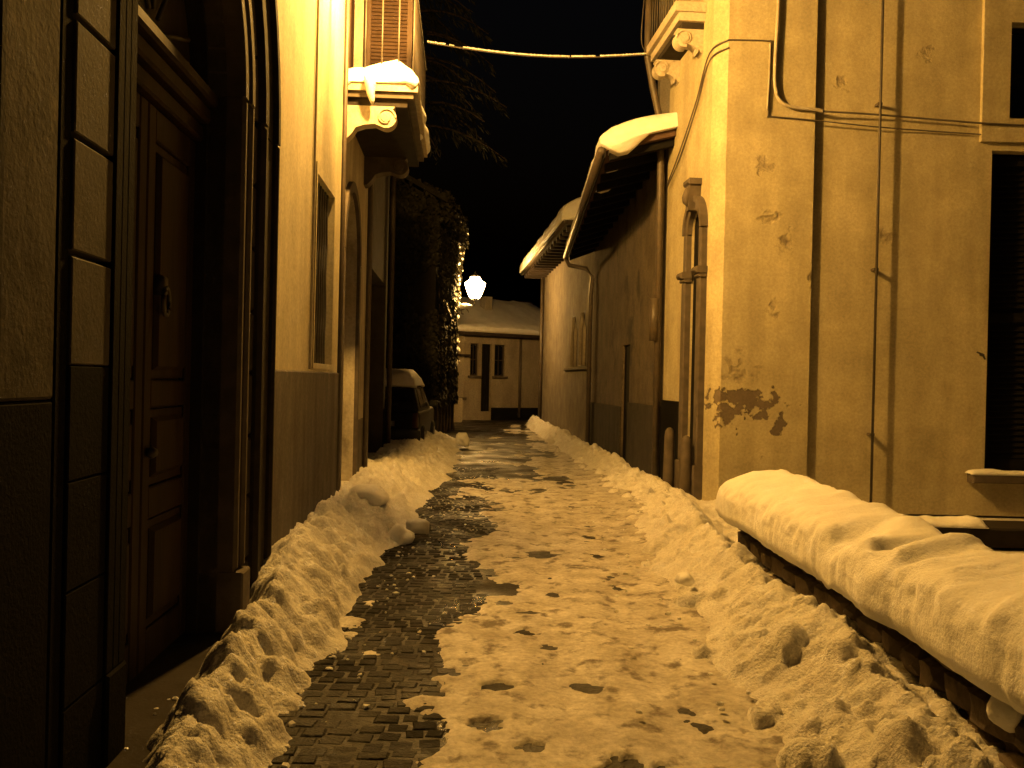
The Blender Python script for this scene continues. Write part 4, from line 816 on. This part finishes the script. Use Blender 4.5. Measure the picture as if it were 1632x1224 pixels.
# tall dark shuttered window, sill, catch
sh = part('shuttered_window', MB().box(GFr, w1[0] + .002, w1[1] - .002, w1[2] + .002, w1[3] - .002, -.30, -.26), 'wood_black', HG)
for k in range(2):
    a = w1[0] + .02 + k * .68
    for z0, z1 in ((.60, .72), (2.5, 2.62), (4.52, 4.64)): part('shutter_rail', MB().box(GFr, a, a + .66, z0, z1, -.259, -.215), 'wood_black', sh)
    for q in (a, a + .58): part('shutter_stile', MB().box(GFr, q, q + .08, .60, 4.64, -.258, -.21), 'wood_black', sh)
    z = .74
    while z < 4.48:
        if not 2.44 < z < 2.62:
            mb = MB(); mb.add([GFr(a + .081, z, -.225), GFr(a + .579, z, -.225), GFr(a + .579, z + .06, -.25), GFr(a + .081, z + .06, -.25), GFr(a + .081, z - .01, -.23), GFr(a + .579, z - .01, -.23), GFr(a + .579, z + .05, -.256), GFr(a + .081, z + .05, -.256)], [(0, 1, 2, 3), (4, 7, 6, 5), (0, 4, 5, 1), (2, 6, 7, 3), (0, 3, 7, 4), (1, 5, 6, 2)])
            part('slat', mb, 'wood_black', sh)
        z += .075
part('window_sill', MB().bbox(GFr, w1[0] - .22, w1[1] + .2, .43, .545, -.2, .10, .015), 'stone', HG)
part('shutter_catch', MB().tube([GFr(3.33, 2.06, -.08), GFr(3.33, 2.06, .02), GFr(3.24, 2.09, .03)], .012, 6).tube([GFr(3.33, 2.06, .01), GFr(3.35, 2.0, .015)], .012, 6), 'iron', HG, True)
window(HG, GFr, *w2, -.22, nx=2, ny=2, fm='wood_black', sill=False)
snow_cap('snow_blanket', 'thin strip of snow on the sill under the tall dark shutters', GFr, w1[0] - .25, w1[1] + .2, -.08, .10, .547, .05, res=.04, over=.012, droop=.02, seed=22, rough=.5, edge=.06)
# pipes and cables on the front
tail_tube('downpipe', [GFr(1.93, 10.5, .05), GFr(1.93, 5, .05), GFr(1.93, .0, .05)], .018, 'iron', HG)
for z in (1.0, 3.1, 5.2): part('pipe_clip', MB().box(GFr, 1.90, 1.96, z, z + .03, -.07, .045), 'pipe', HG)
def crv(pts, n=6):
    P = [Vector(p) for p in pts]; out = []
    for i in range(len(P) - 1):
        a, b, c, d = P[max(i - 1, 0)], P[i], P[i + 1], P[min(i + 2, len(P) - 1)]
        for k in range(n):
            t = k / n; out.append(tuple(.5 * ((2 * b) + (c - a) * t + (2 * a - 5 * b + 4 * c - d) * t * t + (3 * b - a - 3 * c + d) * t ** 3)))
    return out + [tuple(P[-1])]
tail_tube('conduit', crv([GFr(.62, 10, .04), GFr(.62, 8, .04), GFr(.61, 6.5, .04), GFr(.585, 5.7, .04), GFr(.60, 5.36, .04), GFr(.68, 5.2, .045), GFr(.85, 5.14, .045), GFr(1.1, 5.12, .045), GFr(1.2, 5.10, .045)]), .024, 'conduit', HG)
sl = part('cable', MB().tube(crv([GFr(1.2, 5.10, .04), GFr(1.9, 5.08, .02), GFr(2.6, 5.04, .01), GFr(3.3, 5.0, .02), GFr(4.5, 4.97, .02)]), .012, 6), 'cable', HG, True)
part('cable', MB().tube(crv([GFr(.0, 5.99, .015), GFr(.25, 5.99, .015), GFr(.50, 5.985, .015), GFr(.535, 5.95, .015), GFr(.54, 5.5, .015), GFr(.52, 5.06, .015), GFr(.56, 5.03, .015), GFr(1.1, 4.99, .02), GFr(1.9, 4.93, .0), GFr(2.6, 4.9, -.03), GFr(3.3, 4.87, -.03)]), .009, 6), 'cable', HG, True)
part('cable', MB().tube(crv([GFr(.52, 5.95, .03), GFr(.515, 5.5, .03), GFr(.50, 5.1, .03)]), .012, 6), 'conduit', HG, True)
for dz in (0, .10): part('cable', MB().tube(crv([GFr(0, 5.99 - dz, .015), GS(.05, 5.9 - dz, .03), GS(.6, 5.45 - dz, .04), GS(1.4, 4.95 - dz, .05), GS(2.1, 4.6 - dz * .4, .06)]), .011, 6), 'cable', HG, True)
# portal on the street side
GP = group_part('portal', HG, GS(.97, 0, 0)); gc = (dr[0] + dr[1]) / 2; gr = (dr[1] - dr[0]) / 2
for sg in (-1, 1):
    a = sorted((gc + sg * gr, gc + sg * (gr + .18)))
    part('pilaster', MB().bbox(GS, a[0], a[1], .55, cz - .14, .001, .09, .012).bbox(GS, a[0] + .02, a[1] - .02, cz, dr[3], .001, .08, .012), 'stone', GP)
    part('pilaster_base', MB().bbox(GS, a[0] - .01, a[1] + .01, 0, .55, .001, .13, .02), 'stone', GP)
    part('capital', MB().bbox(GS, a[0] - .02, a[1] + .02, cz - .138, cz - .09, .001, .12, .015).bbox(GS, a[0] - .03, a[1] + .03, cz - .089, cz - .003, .001, .17, .03), 'stone', GP)
part('archivolt', MB().arch(GS, gc, dr[3], gr, gr + .10, .001, .07, 20), 'stone', GP)
part('archivolt', MB().arch(GS, gc, dr[3], gr + .102, gr + .18, .001, .10, 20), 'stone', GP)
ky = MB(); ky.prism(GS, [(gc - .07, dr[3] + gr - .02), (gc + .07, dr[3] + gr - .02), (gc + .11, dr[3] + gr + .32), (gc - .11, dr[3] + gr + .32)], .001, .16)
ks = part('keystone', ky, 'stone', GP); part('keystone_cap', MB().bbox(GS, gc - .14, gc + .14, dr[3] + gr + .321, dr[3] + gr + .40, .001, .19, .02), 'stone', GP)
part('keystone_boss', MB().lump(GS(gc, dr[3] + gr + .16, .17), .07, 3, 1.4, 1, .3), 'stone', GP, True)
plank_door(HG, GS, dr[0], dr[1], 0, dr[3] + gr, -.025, 5, 'wood_black')
for sg, hh in ((-1, .92), (1, .98)):
    c = GS(gc + sg * (gr + .10) + (.12 if sg > 0 else 0), 0, .20)
    tag(part('guard_stone', MB().lathe(c, [(.085, 0), (.08, .3), (.07, hh - .12), (.06, hh - .04), (.035, hh), (.01, hh + .01)], 12), 'stone', None, True, loc=c), ('worn stone guard post at the near jamb of the corner house portal' if sg < 0 else 'worn stone guard post at the far jamb of the corner house portal'), 'guard stone', 'guard stones at the right portal')
part('dado', MB().bbox(GS, dr[1] + .24, GL, 0, 1.35, .001, .025, .01), 'dado_and_shade', HG)

# right balcony
GB = group_part('balcony', HG, GS(1.2, 6.3, .3)); g0, g1 = .35, 2.1
part('slab', MB().box(GS, g0, g1, 6.55, 6.68, .001, .42), 'stone_pale', GB)
part('slab_moulding', MB().box(GS, g0 + .04, g1 - .04, 6.44, 6.549, .001, .36), 'stone_pale', GB)
part('slab_soffit', MB().box(GS, g0 + .1, g1 - .1, 6.36, 6.439, .001, .30), 'stone_dark', GB)
console(GS, g0 + .12, g0 + .32, 6.36, .36, 'stone_pale', GB, .26); console(GS, g1 - .4, g1 - .2, 6.36, .36, 'stone_pale', GB, .26)
for s in np.arange(g0 + .05, g1, .15): part('baluster', MB().tube([GS(s, 6.68, .38), GS(s, 7.7, .38)], .011, 6), 'iron', GB, True)
part('handrail', MB().tube([GS(g0 + .05, 7.7, 0), GS(g0 + .05, 7.7, .38), GS(g1 - .05, 7.7, .38), GS(g1 - .05, 7.7, 0)], .016, 6), 'iron', GB, True)
# joint downpipe with meter sleeve
JP = GS(GL - .02, 0, .1)
tail_tube('downpipe', [(JP[0] - .26, JP[1], 8.5), (JP[0] - .26, JP[1], 6.6), (JP[0] - .16, JP[1], 6.1), (JP[0] - .04, JP[1], 5.6), (JP[0] - .02, JP[1], 4.8), (JP[0], JP[1], .1)], .055, 'pipe', HG)
part('pipe_sleeve', MB().tube([(JP[0] - .07, JP[1] - .02, 2.25), (JP[0] - .07, JP[1] - .02, 2.9)], .07, 8), 'pipe', HG, True)
part('eave', MB().box(GFr, 0, 6.8, GH, GH + .2, -3, .5), 'wood_dark', HG)
# cable across the street
cab = tag(part('street_cable', MB().tube([tuple(Vector(LB(b1 - .1, 6.52, .84)).lerp(Vector((JP[0] - .20, JP[1] - .05, 6.62)), t) - Vector((0, 0, .12 * math.sin(math.pi * t)))) for t in np.linspace(0, 1, 30)], .012, 6), 'cable', None, True, loc=LB(b1 - .1, 6.5, .84)), 'snow crusted cable strung across the street between the balconies', 'cable')
mb = MB()
for t in np.linspace(0, 1, 130):
    p = Vector(LB(b1 - .1, 6.52, .84)).lerp(Vector((JP[0] - .20, JP[1] - .05, 6.62)), t) - Vector((0, 0, .12 * math.sin(math.pi * t)))
    if vnoise(t * 40, .5, 3) > .25: mb.lump((p.x, p.y, p.z + .016), .02, int(t * 1000), .8, 0, .3)
o = part('snow_crust', mb, 'snow', cab, True); o['label'] = 'crust of snow on top of the cable'; o['kind'] = 'stuff'
tag(part('hanging_wire', MB().tube(crv([(JP[0] - .24, JP[1] - .04, 6.62), (JP[0] - .36, JP[1] - .05, 6.78), (JP[0] - .35, JP[1] - .05, 7.3), (JP[0] - .27, JP[1] - .05, 8.2)]), .008, 6), 'cable', None, True, loc=(JP[0] - .24, JP[1], 6.62)), 'thin wire looping up from the cable end by the right balcony', 'wire')

# ------------------------------------------------------------------ low wall with snow, right foreground
LX = 1.95
lw = thing('low_wall', 'low rubble stone wall running toward the viewer under thick snow', 'wall', (LX + .2, 5.5, 0))
part('core', MB().box(W0, LX + .12, LX + .38, 0, .5, 1.6, 8.26), 'rubble', lw)
rnd = random.Random(21); z = 0
stone_mesh = []
for k in range(8):
    mbs = MB().lump((0, 0, 0), .5, 100 + k, 1.0, 1, .16); 
    V = []
    for (a, b, c) in mbs.v:      # squarish stone
        f = lambda q: math.copysign(min(.5, abs(q) * 1.35), q); V.append((f(a), f(b), f(c)))
    me = bpy.data.meshes.new('stone'); me.from_pydata(V, [], mbs.f); me.materials.append(M['rubble']); stone_mesh.append(me)
for hh in (.17, .16, .165):
    y = 1.7 + rnd.uniform(0, .1)
    while y < 8.1:
        L_ = rnd.uniform(.2, .42); L_ = min(L_, 8.26 - y)
        o = bpy.data.objects.new('stone', rnd.choice(stone_mesh)); COL.objects.link(o); o.parent = lw
        o.scale = (.2 + rnd.uniform(0, .04), L_ - .02, hh - .012); o.location = Vector((LX + .15, y + L_ / 2, z + hh / 2)) - lw.location; o.rotation_euler = (rnd.uniform(-.05, .05), 0, rnd.uniform(-.05, .05)); y += L_
    for x in (LX + .17, LX + .32):
        o = bpy.data.objects.new('stone', rnd.choice(stone_mesh)); COL.objects.link(o); o.parent = lw
        o.scale = (.20, .2, hh - .012); o.location = Vector((x, 8.24, z + hh / 2)) - lw.location
    z += hh
LWF = Fr((0, 0), (0, 10), 1)
dn = [(5.45, 2.0, .17, .12), (4.95, 2.06, .12, .10), (5.1, 2.28, .24, .06), (4.55, 2.3, .2, .06), (4.62, 2.02, .11, .08), (5.8, 2.3, .15, .04), (5.22, 1.98, .09, .06), (6.3, 2.25, .2, .03), (3.9, 2.2, .3, .03)]
def slump(s, o):      # crusty pitted front, softer top
    f = max(0., 1 - (o - 1.9) / .26)
    return f * .02 * (float(fbm(s * 9, o * 9, 91, 3)) - .5) + .04 * (float(fbm(s * 1.3, o * 2, 93, 3)) - .5)
snow_cap('snow_blanket', 'deep smooth snow blanket with hand dents on the low wall', LWF, 1.5, 8.40, LX - .06, LX + .44, .50, .275, res=.024, rows=38, over=.05, droop=.10, seed=27, rough=.14, p=4.2, dents=dn, edge=.16, tilt=.24, lift=slump, drip=.8, pit=.035)
# snowy step by the corner house
stp = thing('stone_step', 'low stone ledge with a strip of snow beneath the tall shutters', 'step', (5.4, 9.8, 0))
part('slab', MB().bbox(Fr((4.15, 9.6), (8, 9.6), 1), 0, 3.8, 0, .20, -.6, 0, .02), 'stone_dark', stp)
snow_cap('snow_blanket', 'thin snow strip on the stone ledge behind the low wall', Fr((4.15, 9.6), (8, 9.6), 1), 0, .75, -.4, -.02, .201, .08, res=.04, over=.02, droop=.02, seed=29, rough=.5, edge=.1)

# ------------------------------------------------------------------ conifer above the roofs
TX, TY = -4.2, 33.6
tr = thing('conifer_tree', 'tall drooping conifer behind the ivy house against the night sky', 'tree', (TX, TY, 0))
part('trunk', MB().tube([(TX, TY, 0), (TX + .1, TY, 6), (TX, TY, 12), (TX + .05, TY, 18), (TX, TY, 21)], [.35, .3, .2, .1, .03], 10), 'bark', tr, True)
rnd = random.Random(2); nd = MB(); snb = MB(); br = MB()
for k in range(95):
    z = 10.6 + 11 * k / 95; L_ = 3.6 * (1 - ((z - 10.6) / 14) ** 1.5) * rnd.uniform(.75, 1.1); a = k * 2.4 + rnd.uniform(-.3, .3)
    d = Vector((math.cos(a), math.sin(a), 0)); pts = []
    for i in range(7):
        t = i / 6; pts.append(Vector((TX, TY, z)) + d * (L_ * t) + Vector((0, 0, .35 * math.sin(t * 2) - 1.2 * t * t)))
    br.tube(pts, [.05 * (1 - .8 * i / 6) + .008 for i in range(7)], 5)
    side = Vector((-d.y, d.x, 0))
    for q in range(int(120 * L_ / 3)):
        t = rnd.uniform(.25, 1.0); i = min(5, int(t * 6)); p = pts[i].lerp(pts[i + 1], t * 6 - i)
        p = p + side * rnd.uniform(-.55, .55) * (1.1 - t * .7) + Vector((0, 0, rnd.uniform(-.3, .05)))
        l = rnd.uniform(.15, .36); dn_ = (d * rnd.uniform(.2, .9) + side * rnd.uniform(-.8, .8) + Vector((0, 0, -rnd.uniform(.3, 1.1)))).normalized(); w_ = dn_.cross(Vector((rnd.uniform(-1, 1), rnd.uniform(-1, 1), 1))).normalized() * l * .09
        nd.add([p - w_ * .4, p + w_ * .4, p + dn_ * l * .55 + w_, p + dn_ * l, p + dn_ * l * .55 - w_], [(0, 1, 2, 3, 4)])
part('branches', br, 'bark', tr, True)
o = part('crown', nd, 'needle', tr); o['kind'] = 'stuff'
